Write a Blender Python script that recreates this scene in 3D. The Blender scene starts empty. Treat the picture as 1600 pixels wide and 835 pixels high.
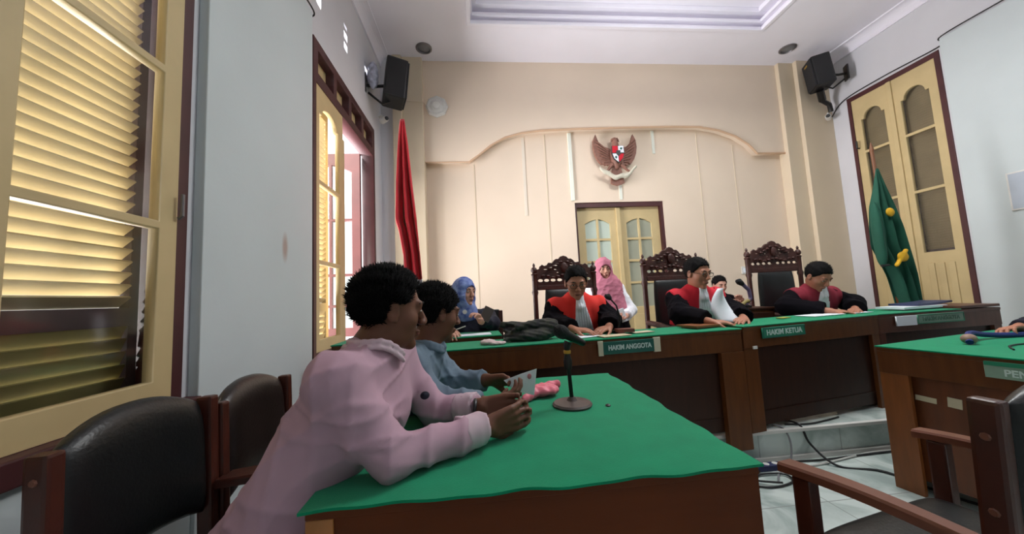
import bpy, bmesh, math, random
import numpy as np
from mathutils import Matrix, Vector
random.seed(7); np.random.seed(7)
PI = math.pi
SC = bpy.context.scene
COL = SC.collection

# ------------------------------------------------------------------ camera
FPX = 540.0
def nrm(v):
    v = np.array(v, float); return v / np.linalg.norm(v)
Zc = nrm([-305, 6090, -FPX]); Yc = nrm([-48, -50.3, -FPX]); Yc = nrm(Yc - Zc * Yc.dot(Zc)); Xc = np.cross(Yc, Zc)
cam = bpy.data.cameras.new('camera'); cam.sensor_width = 36; cam.lens = 36 * FPX / 1600
cam.clip_start = 0.02
camo = bpy.data.objects.new('camera', cam); COL.objects.link(camo)
M = Matrix((tuple(Xc), tuple(Yc), tuple(Zc))).to_4x4(); M.translation = (0, 0, 1.17)
camo.matrix_world = M
SC.camera = camo
# ------------------------------------------------------------------ light
SC.view_settings.view_transform = 'Standard'; SC.view_settings.look = 'None'
SC.view_settings.exposure = 0.13; SC.view_settings.gamma = 1; SC.view_settings.use_curve_mapping = False
SC.cycles.use_denoising = True
SC.cycles.max_bounces = 10; SC.cycles.diffuse_bounces = 6
W = bpy.data.worlds.new('sky'); SC.world = W; W.use_nodes = True
bgn = W.node_tree.nodes['Background']; bgn.inputs[0].default_value = (0.93, 0.97, 1.0, 1); bgn.inputs[1].default_value = 1.6
def area(name, loc, rot, sx, sy, power, col):
    l = bpy.data.lights.new(name, 'AREA'); l.shape = 'RECTANGLE'; l.size = sx; l.size_y = sy; l.energy = power; l.color = col
    o = bpy.data.objects.new(name, l); COL.objects.link(o); o.location = loc; o.rotation_euler = rot; return o
area('daylight_far_window', (-4.2, 3.6, 1.3), (0, math.radians(-112), 0), 3.6, 3.4, 1250, (1.0, 0.98, 1.0))
area('daylight_near_window', (-2.9, 1.2, 4.2), (0, math.radians(-48), 0), 2.6, 3.4, 300, (1.0, 0.96, 0.90))
FILL_LAMPS = [((2.3, 2.25, 3.92), 70, 30), ((1.9, -0.6, 3.92), 4, 12)]      # added fill lamps out of view: place, power down, power up

# ------------------------------------------------------------------ materials
def lin(c):
    return tuple(((x/255)/12.92 if x/255 <= 0.04045 else ((x/255+0.055)/1.055)**2.4) for x in c) + (1,)
MC = {}
def mat(name, c, rough=0.6, var=0.08, scale=8, bump=0.0, bscale=60, spec=0.5, metal=0, stretch=None, c2=None, trans=0, sheen=0):
    if name in MC: return MC[name]
    m = bpy.data.materials.new(name); m.use_nodes = True; nt = m.node_tree; b = nt.nodes['Principled BSDF']
    tc = nt.nodes.new('ShaderNodeTexCoord'); mp = nt.nodes.new('ShaderNodeMapping')
    nt.links.new(tc.outputs['Object'], mp.inputs[0])
    if stretch: mp.inputs['Scale'].default_value = stretch
    nz = nt.nodes.new('ShaderNodeTexNoise'); nz.inputs['Scale'].default_value = scale; nz.inputs['Detail'].default_value = 5
    nt.links.new(mp.outputs[0], nz.inputs['Vector'])
    rp = nt.nodes.new('ShaderNodeValToRGB'); L = lin(c)
    a = tuple(max(0, x*(1-var)) for x in L[:3]) + (1,); z = tuple(min(1, x*(1+var)) for x in L[:3]) + (1,)
    if c2: a, z = L, lin(c2)
    rp.color_ramp.elements[0].position = 0.3; rp.color_ramp.elements[1].position = 0.7
    rp.color_ramp.elements[0].color = a; rp.color_ramp.elements[1].color = z
    nt.links.new(nz.outputs[0], rp.inputs[0]); nt.links.new(rp.outputs[0], b.inputs['Base Color'])
    b.inputs['Roughness'].default_value = rough; b.inputs['Metallic'].default_value = metal
    b.inputs['Specular IOR Level'].default_value = spec
    if sheen: b.inputs['Sheen Weight'].default_value = sheen
    if trans:
        b.inputs['Transmission Weight'].default_value = trans
    if bump:
        n2 = nt.nodes.new('ShaderNodeTexNoise'); n2.inputs['Scale'].default_value = bscale; n2.inputs['Detail'].default_value = 4
        nt.links.new(mp.outputs[0], n2.inputs['Vector'])
        bp = nt.nodes.new('ShaderNodeBump'); bp.inputs['Strength'].default_value = bump; bp.inputs['Distance'].default_value = 0.01
        nt.links.new(n2.outputs[0], bp.inputs['Height']); nt.links.new(bp.outputs[0], b.inputs['Normal'])
    MC[name] = m; return m
m_white = mat('white_wall_paint', (200, 208, 210), 0.85, 0.03, 2, 0.05, 40)
m_upper = mat('upper_wall_paint', (208, 207, 212), 0.85, 0.03, 2, 0.05, 40)
m_ceil = mat('ceiling_paint', (236, 232, 242), 0.9, 0.02, 2)
m_beige = mat('beige_wall_panel', (228, 209, 189), 0.8, 0.03, 1.5, 0.03, 30)
m_beige2 = mat('beige_pilaster', (214, 197, 172), 0.8, 0.03, 2)
m_peach = mat('peach_moulding', (205, 170, 140), 0.6, 0.04, 3)
m_strip = mat('pale_joint_strip', (226, 228, 216), 0.6, 0.02, 3)
m_cream = mat('cream_joinery_paint', (198, 176, 130), 0.5, 0.06, 5, 0.05, 30)
m_slat = mat('cream_louvre_slats', (206, 190, 154), 0.55, 0.10, 6)
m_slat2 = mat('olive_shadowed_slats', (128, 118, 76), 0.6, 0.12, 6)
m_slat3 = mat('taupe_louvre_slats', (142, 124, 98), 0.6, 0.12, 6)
m_dark = mat('dark_red_frame_paint', (72, 34, 36), 0.5, 0.15, 6)
m_mid = mat('reddish_leaf_paint', (92, 48, 46), 0.4, 0.12, 5)
m_purple = mat('dark_purple_shutter_stile', (74, 58, 62), 0.6, 0.12, 5)
m_wood = mat('brown_desk_veneer', (96, 54, 24), 0.42, 0.2, 5, 0.05, 80, spec=0.3, stretch=(6, 6, 0.8))
m_wood_d = mat('dark_brown_desk_panel', (52, 27, 16), 0.45, 0.22, 5, 0.05, 80, spec=0.3, stretch=(6, 6, 0.8))
m_tbl = mat('reddish_table_veneer', (102, 46, 13), 0.5, 0.14, 4, 0.04, 80, spec=0.25, stretch=(0.8, 5, 5))
m_maho = mat('mahogany_chair_wood', (72, 34, 24), 0.35, 0.2, 8, 0.05, 60)
m_arm = mat('worn_brown_arm_wood', (118, 72, 56), 0.35, 0.15, 6)
m_carve = mat('carved_dark_wood', (64, 32, 26), 0.45, 0.25, 20, 0.4, 90)
m_bead = mat('cream_inlay', (200, 178, 150), 0.5, 0.1, 20)
m_leather = mat('black_leather', (17, 19, 20), 0.38, 0.2, 10, 0.12, 120)
m_brleather = mat('dark_brown_leather', (38, 30, 28), 0.3, 0.2, 10, 0.12, 120)
m_pipe = mat('grey_piping', (130, 124, 118), 0.4)
m_green = mat('green_baize', (4, 138, 96), 0.92, 0.07, 14, 0.15, 300, sheen=0.2, spec=0.1)
m_green_d = mat('green_sign_board', (16, 92, 80), 0.5, 0.06, 14)
m_green_s = mat('mid_green_sign_board', (30, 128, 96), 0.5, 0.06, 14)
m_grey_s = mat('grey_green_sign_board', (128, 158, 140), 0.5, 0.06, 14)
m_letter = mat('pale_lettering', (196, 218, 212), 0.6)
m_letter2 = mat('muted_lettering', (84, 122, 104), 0.6)
m_edge = mat('pale_sign_edge', (206, 204, 178), 0.6)
m_paper = mat('white_paper', (232, 238, 246), 0.8, 0.02)
m_paper2 = mat('buff_paper', (206, 190, 160), 0.8, 0.05)
m_black = mat('black_plastic', (26, 26, 28), 0.45, 0.15)
m_blackm = mat('black_metal', (30, 28, 28), 0.35, 0.15, metal=0.3)
m_foam = mat('black_microphone_foam', (30, 31, 33), 0.85, 0.2, 40, 0.5, 200)
m_gold = mat('gold_ring', (190, 150, 60), 0.35, 0.1, metal=0.7)
m_base = mat('grey_brown_metal_base', (84, 72, 70), 0.4, 0.1)
m_grey = mat('grey_plastic', (120, 120, 124), 0.5)
m_lgrey = mat('pale_grey_plastic', (214, 212, 208), 0.5)
m_steel = mat('dull_steel', (120, 116, 118), 0.35, metal=0.6)
m_red = mat('red_cloth', (212, 30, 46), 0.8, 0.08, 6, sheen=0.3)
m_redo = mat('orange_red_cloth', (226, 44, 34), 0.8, 0.08, 6)
m_crim = mat('crimson_cloth', (200, 22, 44), 0.8, 0.08, 6)
m_maroon = mat('maroon_cloth', (128, 22, 44), 0.8, 0.08, 6)
m_wcloth = mat('white_cloth', (236, 238, 246), 0.85, 0.02)
m_robe = mat('black_robe_cloth', (13, 10, 16), 0.9, 0.15, 12, spec=0.1)
m_navy = mat('navy_cloth', (18, 18, 38), 0.85, 0.15, 12)
m_pinkshirt = mat('pink_shirt', (188, 152, 168), 0.85, 0.05, 10)
m_collar = mat('pale_pink_collar', (206, 180, 190), 0.85, 0.05, 10)
m_blueshirt = mat('grey_blue_shirt', (104, 122, 138), 0.85, 0.08, 10)
m_trouser = mat('dark_trousers', (34, 34, 42), 0.85)
m_shoe = mat('black_shoe', (20, 18, 18), 0.4)
m_skin = mat('brown_skin', (112, 71, 54), 0.5, 0.08, 9, spec=0.35)
m_skin2 = mat('warm_skin', (176, 120, 96), 0.5, 0.08, 9, spec=0.35)
m_skin3 = mat('fair_skin', (204, 152, 132), 0.5, 0.06, 9, spec=0.35)
m_hair = mat('black_hair', (13, 11, 12), 0.75, 0.3, 40, spec=0.15)
m_brow = mat('eyebrow_hair', (24, 18, 16), 0.8)
m_lip = mat('lip', (122, 66, 60), 0.5)
m_eye = mat('eye_white', (190, 184, 176), 0.3)
m_iris = mat('iris', (20, 14, 12), 0.2)
m_pinkh = mat('pink_hijab', (186, 112, 132), 0.85, 0.06, 8)
m_blueh = mat('blue_patterned_hijab', (70, 90, 170), 0.8, 0.1, 26, c2=(150, 170, 220))
m_pinkc = mat('pink_plastic_wrap', (236, 120, 140), 0.45, 0.15, 20)
m_gflag = mat('green_flag_cloth', (14, 76, 58), 0.8, 0.12, 8)
m_yellow = mat('yellow_embroidery', (226, 172, 30), 0.7, 0.12, 20)
m_polew = mat('flag_pole_wood', (112, 70, 44), 0.5, 0.1)
m_garuda = mat('brown_carved_eagle', (134, 92, 78), 0.6, 0.2, 30, 0.6, 60)
m_bluec = mat('navy_blue_strap', (30, 44, 110), 0.7)
m_stick = mat('cream_sticker', (206, 196, 168), 0.7, 0.05)
m_lens = mat('glasses_frame', (30, 24, 24), 0.3)
m_frost = mat('frosted_glass', (188, 200, 188), 0.35, 0.04, 3)
m_frost2 = mat('dull_frosted_glass', (158, 160, 142), 0.35, 0.04, 3)
m_cordw = mat('white_cable', (190, 190, 186), 0.5)
def glass_mat():
    m = bpy.data.materials.new('window_glass'); m.use_nodes = True; nt = m.node_tree; nt.nodes.clear()
    o = nt.nodes.new('ShaderNodeOutputMaterial'); t = nt.nodes.new('ShaderNodeBsdfTransparent'); g = nt.nodes.new('ShaderNodeBsdfGlossy')
    g.inputs['Roughness'].default_value = 0.08; t.inputs[0].default_value = (0.93, 0.94, 0.92, 1)
    x = nt.nodes.new('ShaderNodeMixShader'); x.inputs[0].default_value = 0.05
    nt.links.new(t.outputs[0], x.inputs[1]); nt.links.new(g.outputs[0], x.inputs[2]); nt.links.new(x.outputs[0], o.inputs[0])
    return m
m_glass = glass_mat()
def floor_mat():
    m = bpy.data.materials.new('marble_tiles'); m.use_nodes = True; nt = m.node_tree; b = nt.nodes['Principled BSDF']
    tc = nt.nodes.new('ShaderNodeTexCoord'); br = nt.nodes.new('ShaderNodeTexBrick')
    br.offset = 0; br.inputs['Scale'].default_value = 1; br.inputs['Brick Width'].default_value = 0.6; br.inputs['Row Height'].default_value = 0.6
    br.inputs['Mortar Size'].default_value = 0.003; br.inputs['Mortar'].default_value = lin((150, 156, 152))
    nz = nt.nodes.new('ShaderNodeTexNoise'); nz.inputs['Scale'].default_value = 3; nz.inputs['Detail'].default_value = 9; nz.inputs['Distortion'].default_value = 1.6
    rp = nt.nodes.new('ShaderNodeValToRGB'); rp.color_ramp.elements[0].color = lin((158, 172, 168)); rp.color_ramp.elements[1].color = lin((206, 216, 212))
    rp.color_ramp.elements[0].position = 0.35; rp.color_ramp.elements[1].position = 0.6
    nt.links.new(tc.outputs['Object'], br.inputs['Vector']); nt.links.new(tc.outputs['Object'], nz.inputs['Vector']); nt.links.new(nz.outputs[0], rp.inputs[0])
    nt.links.new(rp.outputs[0], br.inputs['Color1']); nt.links.new(rp.outputs[0], br.inputs['Color2']); nt.links.new(br.outputs[0], b.inputs['Base Color'])
    b.inputs['Roughness'].default_value = 0.22
    return m
m_floor = floor_mat()
def stain_wall():      # the painted boarding with a long brownish scuff of its own shape
    m = m_white.copy(); m.name = 'white_boarding_with_scuff'; nt = m.node_tree; b = nt.nodes['Principled BSDF']
    src = b.inputs['Base Color'].links[0].from_socket
    tc = nt.nodes.new('ShaderNodeTexCoord'); mp = nt.nodes.new('ShaderNodeMapping'); mp.vector_type = 'POINT'
    mp.inputs['Location'].default_value = (0, -2.235*26, -1.55*9.5); mp.inputs['Scale'].default_value = (0, 26, 9.5)
    gr = nt.nodes.new('ShaderNodeTexGradient'); gr.gradient_type = 'SPHERICAL'
    mx = nt.nodes.new('ShaderNodeMixRGB'); mx.inputs[2].default_value = lin((176, 158, 150))
    ml = nt.nodes.new('ShaderNodeMath'); ml.operation = 'MULTIPLY'; ml.inputs[1].default_value = 1.6; ml.use_clamp = True
    nt.links.new(tc.outputs['Object'], mp.inputs[0]); nt.links.new(mp.outputs[0], gr.inputs[0]); nt.links.new(gr.outputs[1], ml.inputs[0]); nt.links.new(ml.outputs[0], mx.inputs[0])
    nt.links.new(src, mx.inputs[1]); nt.links.new(mx.outputs[0], b.inputs['Base Color'])
    return m
m_scuff = stain_wall()

# ------------------------------------------------------------------ object helpers
def tag(o, label=None, cat=None, group=None, kind=None):
    if label: o['label'] = label
    if cat: o['category'] = cat
    if group: o['group'] = group
    if kind: o['kind'] = kind
    return o
def thing(name, label, cat, loc=(0, 0, 0), rz=0, group=None):
    o = bpy.data.objects.new(name, None); COL.objects.link(o); o.location = loc; o.rotation_euler = (0, 0, rz); o.empty_display_size = 0.05
    return tag(o, label, cat, group)
def link(name, me, m, parent=None, world=False, smooth=False, angle=None):
    me.materials.clear(); me.materials.append(m)
    if smooth:
        me.polygons.foreach_set('use_smooth', [True]*len(me.polygons))
        if angle: me.set_sharp_from_angle(angle=angle)
    o = bpy.data.objects.new(name, me); COL.objects.link(o)
    if parent is not None:
        o.parent = parent
        if world:
            r = parent
            mw = Matrix.Identity(4)
            while r is not None:
                mw = (r.matrix_parent_inverse @ Matrix.LocRotScale(r.location, r.rotation_euler, r.scale)) @ mw; r = r.parent
            o.matrix_parent_inverse = mw.inverted()
    return o
def dup(root, loc, rz, label, group=None):
    r = root.copy(); COL.objects.link(r); r.location = loc; r.rotation_euler = (0, 0, rz); r['label'] = label
    if group: r['group'] = group
    def rec(a, b):
        for ch in list(a.children):
            c = ch.copy(); COL.objects.link(c); c.parent = b; rec(ch, c)
    rec(root, r); return r
def solidify(bm, t):
    bm.normal_update(); bmesh.ops.solidify(bm, geom=bm.faces[:], thickness=t)
class MB:
    def __init__(s): s.bm = bmesh.new()
    def box(s, a, b, bev=0.0, rot=None, piv=None):
        a = Vector(a); b = Vector(b); c = (a+b)/2; d = b-a
        r = bmesh.ops.create_cube(s.bm, size=1); vs = r['verts']
        for v in vs: v.co = Vector((v.co.x*d.x, v.co.y*d.y, v.co.z*d.z)) + c
        if rot is not None:
            pv = Vector(piv) if piv is not None else c
            for v in vs: v.co = rot @ (v.co - pv) + pv
        if bev:
            es = set(e for v in vs for e in v.link_edges)
            bmesh.ops.bevel(s.bm, geom=list(es), offset=bev, segments=2, affect='EDGES', profile=0.6)
        return s
    def tube(s, pts, r, seg=10, caps=True, flat=1.0):
        pts = [Vector(p) for p in pts]; rs = r if isinstance(r, (list, tuple)) else [r]*len(pts)
        rings = []; up = None
        for i, p in enumerate(pts):
            t = ((pts[min(i+1, len(pts)-1)] - pts[max(i-1, 0)])).normalized()
            if up is None:
                up = Vector((0, 0, 1)) if abs(t.z) < 0.9 else Vector((0, 1, 0))
            a = t.cross(up).normalized(); b2 = a.cross(t).normalized(); up = b2
            rings.append([s.bm.verts.new(p + a*math.cos(2*PI*k/seg)*rs[i] + b2*math.sin(2*PI*k/seg)*rs[i]*flat) for k in range(seg)])
        for i in range(len(rings)-1):
            for k in range(seg):
                s.bm.faces.new((rings[i][k], rings[i][(k+1) % seg], rings[i+1][(k+1) % seg], rings[i+1][k]))
        if caps:
            s.bm.faces.new(rings[0][::-1]); s.bm.faces.new(rings[-1])
        return s
    def lathe(s, c, prof, seg=20, axis='Z', M3=None):
        c = Vector(c); rings = []
        for (r, h) in prof:
            ring = []
            for k in range(seg):
                a = 2*PI*k/seg; v = Vector((math.cos(a)*max(r, 1e-4), math.sin(a)*max(r, 1e-4), h))
                if axis == 'X': v = Vector((v.z, v.x, v.y))
                if axis == 'Y': v = Vector((v.x, v.z, v.y))
                if M3 is not None: v = M3 @ v
                ring.append(s.bm.verts.new(c+v))
            rings.append(ring)
        for i in range(len(rings)-1):
            for k in range(seg):
                s.bm.faces.new((rings[i][k], rings[i][(k+1) % seg], rings[i+1][(k+1) % seg], rings[i+1][k]))
        s.bm.faces.new(rings[0][::-1]); s.bm.faces.new(rings[-1]); return s
    def ball(s, c, r, seg=14):
        n = 8; r = r if isinstance(r, (tuple, list)) else (r, r, r)
        t = bmesh.ops.create_uvsphere(s.bm, u_segments=seg, v_segments=n, radius=1)
        for v in t['verts']: v.co = Vector((v.co.x*r[0], v.co.y*r[1], v.co.z*r[2])) + Vector(c)
        return s
    def mesh(s, me):
        s.bm.from_mesh(me); return s
    def build(s, name, m, parent=None, world=False, smooth=False, angle=0.6):
        bmesh.ops.recalc_face_normals(s.bm, faces=s.bm.faces)
        me = bpy.data.meshes.new(name); s.bm.to_mesh(me); s.bm.free()
        return link(name, me, m, parent, world, smooth, angle)
def curve_mesh(splines, t, bev=0.0):
    """filled outline(s) with holes, total thickness t, in the XY plane -> mesh"""
    cu = bpy.data.curves.new('outline', 'CURVE'); cu.dimensions = '2D'; cu.fill_mode = 'BOTH'; cu.extrude = t/2 - bev; cu.bevel_depth = bev; cu.bevel_resolution = 1
    for sp in splines:
        s = cu.splines.new('POLY'); s.points.add(len(sp)-1); s.use_cyclic_u = True
        for p, q in zip(s.points, sp): p.co = (q[0], q[1], 0, 1)
    o = bpy.data.objects.new('outline', cu); COL.objects.link(o)
    dg = bpy.context.evaluated_depsgraph_get(); me = bpy.data.meshes.new_from_object(o.evaluated_get(dg)); bpy.data.objects.remove(o); bpy.data.curves.remove(cu)
    return me
def frame_M(origin, u, v):      # plane coordinates (a,b,thickness) -> world
    u = Vector(u).normalized(); v = Vector(v).normalized(); w = u.cross(v)
    m = Matrix((u, v, w)).transposed().to_4x4(); m.translation = Vector(origin); return m
def plate(splines, t, F, bev=0.0):
    me = curve_mesh(splines, t, bev); me.transform(F); return me
def text_mesh(s, size, F, t=0.002, sx=1.0, bold=0.0):
    cu = bpy.data.curves.new('text', 'FONT'); cu.body = s; cu.size = size; cu.extrude = t/2; cu.align_x = 'CENTER'; cu.align_y = 'CENTER'; cu.offset = bold
    o = bpy.data.objects.new('text', cu); COL.objects.link(o); dg = bpy.context.evaluated_depsgraph_get()
    me = bpy.data.meshes.new_from_object(o.evaluated_get(dg)); bpy.data.objects.remove(o); bpy.data.curves.remove(cu)
    me.transform(F @ Matrix.Diagonal((sx, 1, 1, 1))); return me
def rect(x0, y0, x1, y1): return [(x0, y0), (x1, y0), (x1, y1), (x0, y1)]
def arch_rect(x0, y0, x1, y1, rise, n=10):   # rectangle with a bowed, shouldered top
    p = [(x0, y0), (x1, y0)]
    sh = (x1-x0)*0.12
    p += [(x1, y1-rise), (x1-sh*0.6, y1-rise)]
    for i in range(n+1):
        a = PI*i/n; p.append(((x0+x1)/2 + ((x1-x0)/2-sh)*math.cos(a), y1-rise+rise*math.sin(a)))
    p += [(x0+sh*0.6, y1-rise), (x0, y1-rise)]
    return p
def pad_mesh(w, h, t, arch=0.0, archb=0.0, n=20, bow=0.0, p=5):
    """upholstered pad: x across, z up, y thickness"""
    bm = bmesh.new(); us = [-math.cos(PI*i/n) for i in range(n+1)]; G = {}
    for i, u in enumerate(us):
        for j, v in enumerate(us):
            zb = archb*(1-u*u); zt = h + arch*(1-abs(u)**2.2)
            z = zb + (zt-zb)*(v+1)/2; x = u*w/2*(1-0.06*max(0, v)**3)
            th = t/2*max(0, 1-abs(u)**p)**0.5*max(0, 1-abs(v)**p)**0.5
            y0 = -bow*(1-u*u)
            edge = i in (0, n) or j in (0, n)
            G[i, j, 0] = bm.verts.new((x, y0+th, z)); G[i, j, 1] = G[i, j, 0] if edge else bm.verts.new((x, y0-th, z))
    for i in range(n):
        for j in range(n):
            bm.faces.new((G[i, j, 0], G[i, j+1, 0], G[i+1, j+1, 0], G[i+1, j, 0]))
            try: bm.faces.new((G[i, j, 1], G[i+1, j, 1], G[i+1, j+1, 1], G[i, j+1, 1]))
            except ValueError: pass
    me = bpy.data.meshes.new('pad'); bm.to_mesh(me); bm.free(); return me

# ------------------------------------------------------------------ smooth solids (bodies, cloth) on a grid
class Solid:
    def __init__(s): s.ops = []
    def cap(s, a, b, ra, rb=None, k=0.02, neg=False):
        rb = ra if rb is None else rb; a = np.array(a, float); b = np.array(b, float)
        lo = np.minimum(a-ra, b-rb); hi = np.maximum(a+ra, b+rb)
        def f(X, Y, Z):
            d = b-a; dd = max(d.dot(d), 1e-9)
            t = np.clip(((X-a[0])*d[0]+(Y-a[1])*d[1]+(Z-a[2])*d[2])/dd, 0, 1)
            return np.sqrt((X-a[0]-t*d[0])**2+(Y-a[1]-t*d[1])**2+(Z-a[2]-t*d[2])**2) - (ra+(rb-ra)*t)
        s.ops.append((f, lo, hi, k, neg)); return s
    def chain(s, pts, rs, k=0.02):
        for i in range(len(pts)-1): s.cap(pts[i], pts[i+1], rs[i], rs[i+1], k)
        return s
    def ell(s, c, r, R=None, k=0.02, neg=False):
        c = np.array(c, float); r = np.array(r, float); R = np.eye(3) if R is None else np.array(R, float); m = np.abs(R) @ r
        def f(X, Y, Z):
            x, y, z = X-c[0], Y-c[1], Z-c[2]
            q = [(R[0, i]*x+R[1, i]*y+R[2, i]*z)/r[i] for i in range(3)]
            k0 = np.sqrt(q[0]**2+q[1]**2+q[2]**2); k1 = np.sqrt((q[0]/r[0])**2+(q[1]/r[1])**2+(q[2]/r[2])**2)+1e-9
            return k0*(k0-1)/k1
        s.ops.append((f, c-m, c+m, k, neg)); return s
    def box(s, c, h, R=None, r=0.01, k=0.01, neg=False):
        c = np.array(c, float); h = np.array(h, float)-r; R = np.eye(3) if R is None else np.array(R, float); m = np.abs(R) @ (h+r)
        def f(X, Y, Z):
            x, y, z = X-c[0], Y-c[1], Z-c[2]
            q = [np.abs(R[0, i]*x+R[1, i]*y+R[2, i]*z)-h[i] for i in range(3)]
            return np.sqrt(sum(np.maximum(a, 0)**2 for a in q)) + np.minimum(np.maximum(q[0], np.maximum(q[1], q[2])), 0) - r
        s.ops.append((f, c-m, c+m, k, neg)); return s
    def mesh(s, h, post=None, infl=0.0):
        lo = np.min([o[1] for o in s.ops if not o[4]], 0) - 0.03 - infl; hi = np.max([o[2] for o in s.ops if not o[4]], 0) + 0.03 + infl
        ax = [np.arange(lo[i], hi[i]+h, h, dtype=np.float32) for i in range(3)]
        D = np.full([len(a) for a in ax], 9.0, np.float32)
        for f, l, u, k, neg in s.ops:
            m = k + 3*h + infl + 0.012
            sl = []
            for i in range(3):
                a = int(np.clip(np.floor((l[i]-m-lo[i])/h), 0, len(ax[i]))); b = int(np.clip(np.ceil((u[i]+m-lo[i])/h)+1, 0, len(ax[i]))); sl.append(slice(a, b))
            sl = tuple(sl)
            if any(x.stop <= x.start for x in sl): continue
            X, Y, Z = np.meshgrid(ax[0][sl[0]], ax[1][sl[1]], ax[2][sl[2]], indexing='ij', sparse=True)
            d = f(X, Y, Z); o = D[sl]
            if neg:
                hh = np.clip(0.5-0.5*(o+d)/k, 0, 1); D[sl] = o*(1-hh) - d*hh + k*hh*(1-hh)
            else:
                hh = np.clip(0.5+0.5*(o-d)/k, 0, 1); D[sl] = o*(1-hh) + d*hh - k*hh*(1-hh)
        D -= infl
        if post is not None:
            idx = np.nonzero(np.abs(D) < 0.04+infl)
            D[idx] = post(ax[0][idx[0]], ax[1][idx[1]], ax[2][idx[2]], D[idx])
            # deep interior of a region that post() cuts away
            idx = np.nonzero(D < -(0.04+infl)+1e-6)
            if len(idx[0]): D[idx] = post(ax[0][idx[0]], ax[1][idx[1]], ax[2][idx[2]], D[idx])
        return nets(D, lo, h)
def nets(D, lo, h):
    I = D < 0
    nx, ny, nz = D.shape
    C = np.zeros((nx-1, ny-1, nz-1), np.int8)
    for a in (0, 1):
        for b in (0, 1):
            for c in (0, 1): C += I[a:nx-1+a, b:ny-1+b, c:nz-1+c]
    act = np.nonzero((C > 0) & (C < 8)); n = len(act[0])
    if n == 0: return bpy.data.meshes.new('solid')
    ids = np.full(C.shape, -1, np.int64); ids[act] = np.arange(n)
    P = np.zeros((n, 3)); cnt = np.zeros(n)
    cr = [(a, b, c) for a in (0, 1) for b in (0, 1) for c in (0, 1)]
    for p in cr:
        for q in cr:
            if sum(abs(p[i]-q[i]) for i in range(3)) == 1 and p < q:
                dp = D[act[0]+p[0], act[1]+p[1], act[2]+p[2]]; dq = D[act[0]+q[0], act[1]+q[1], act[2]+q[2]]
                m = (dp < 0) != (dq < 0); t = np.where(m, dp/np.where(m, dp-dq, 1), 0)
                for i in range(3): P[:, i] += np.where(m, p[i]+t*(q[i]-p[i]), 0)
                cnt += m
    P /= cnt[:, None]
    for i in range(3): P[:, i] = (P[:, i]+act[i])*h + lo[i]
    F = []
    for ax in range(3):
        o = [0, 1, 2]; o.remove(ax); u, v = o
        s0 = [slice(1, -1)]*3; s0[ax] = slice(0, -1); s1 = [slice(1, -1)]*3; s1[ax] = slice(1, None)
        A = I[tuple(s0)]; B = I[tuple(s1)]
        e = np.nonzero(A != B)
        base = [e[i]+(0 if i == ax else 1) for i in range(3)]
        def cell(du, dv):
            c = [b.copy() for b in base]; c[u] = c[u]-du; c[v] = c[v]-dv; return ids[c[0], c[1], c[2]]
        q = np.stack([cell(0, 0), cell(1, 0), cell(1, 1), cell(0, 1)], 1)
        fl = A[e] if ax != 1 else ~A[e]
        q[~fl] = q[~fl][:, ::-1]
        F.append(q)
    F = np.concatenate(F); F = F[(F >= 0).all(1)]
    me = bpy.data.meshes.new('solid'); me.vertices.add(n); me.vertices.foreach_set('co', P.astype(np.float32).ravel())
    me.loops.add(len(F)*4); me.loops.foreach_set('vertex_index', F.astype(np.int32).ravel())
    me.polygons.add(len(F)); me.polygons.foreach_set('loop_start', np.arange(len(F), dtype=np.int32)*4)
    me.update(calc_edges=True); me.validate()
    return me
def sobj(name, me, m, parent): return link(name, me, m, parent, world=True, smooth=True)

# ================================================================== THE ROOM
XL, XR, YB, YF, ZC = -1.24, 5.35, 4.72, -2.5, 4.515
T = 0.12
def FL(x): return frame_M((x, 0, 0), (0, 1, 0), (0, 0, 1))        # (y, z) plane at x
def FB(y): return frame_M((0, y, 0), (1, 0, 0), (0, 0, 1))        # (x, z) plane at y
def FH(z): return frame_M((0, 0, z), (1, 0, 0), (0, 1, 0))
def S(name, me, m, parent=None, smooth=False):
    o = link(name, me, m, parent, world=parent is not None, smooth=smooth)
    if parent is None: o['kind'] = 'structure'
    return o
def SE(name, loc=(0, 0, 0)):
    o = bpy.data.objects.new(name, None); COL.objects.link(o); o.location = loc; o['kind'] = 'structure'; return o
def SB(name, m, *boxes, bev=0.0):
    b = MB()
    for q in boxes: b.box(q[0], q[1], bev)
    o = b.build(name, m); o['kind'] = 'structure'; return o
W1 = (0.30, 0.76, 1.56, 3.32); W2 = (2.66, 0.76, 4.20, 3.30); D2 = (3.28, 0.2, 4.28, 3.76)
vents = [(2.74, 3.66, 2.83, 3.86), (3.315, 3.93, 3.40, 3.97), (3.315, 3.815, 3.41, 3.888), (3.315, 3.70, 3.41, 3.773),
         (3.93, 3.985, 4.03, 4.0), (3.93, 3.89, 4.03, 3.955), (3.93, 3.785, 4.03, 3.85)]
S('wall_left', plate([rect(YF, 0, YB, ZC), rect(*W1), rect(*W2)] + [rect(*v) for v in vents], T, FL(XL-T/2)), m_upper)
S('wall_right', plate([rect(YF, 0, YB, ZC), rect(*D2)], T, FL(XR+T/2)), m_upper)
S('wall_back', plate([rect(XL-T, 0, XR+T, ZC), rect(1.38, 0.2, 2.70, 2.47)], 0.2, FB(YB+0.1)), m_beige)
S('wall_front', plate([rect(XL-T, 0, XR+T, ZC)], 0.1, FB(YF-0.05)), m_white)
SB('floor', m_floor, ((XL-T, YF, -0.1), (XR+T, YB+0.2, 0)))
SB('platform', m_floor, ((XL, 2.25, 0), (XR, YB, 0.2)), bev=0.006)
SB('trim_1', m_lgrey, ((XL, 2.23, 0.178), (XR, 2.262, 0.2006)), bev=0.004)
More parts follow.
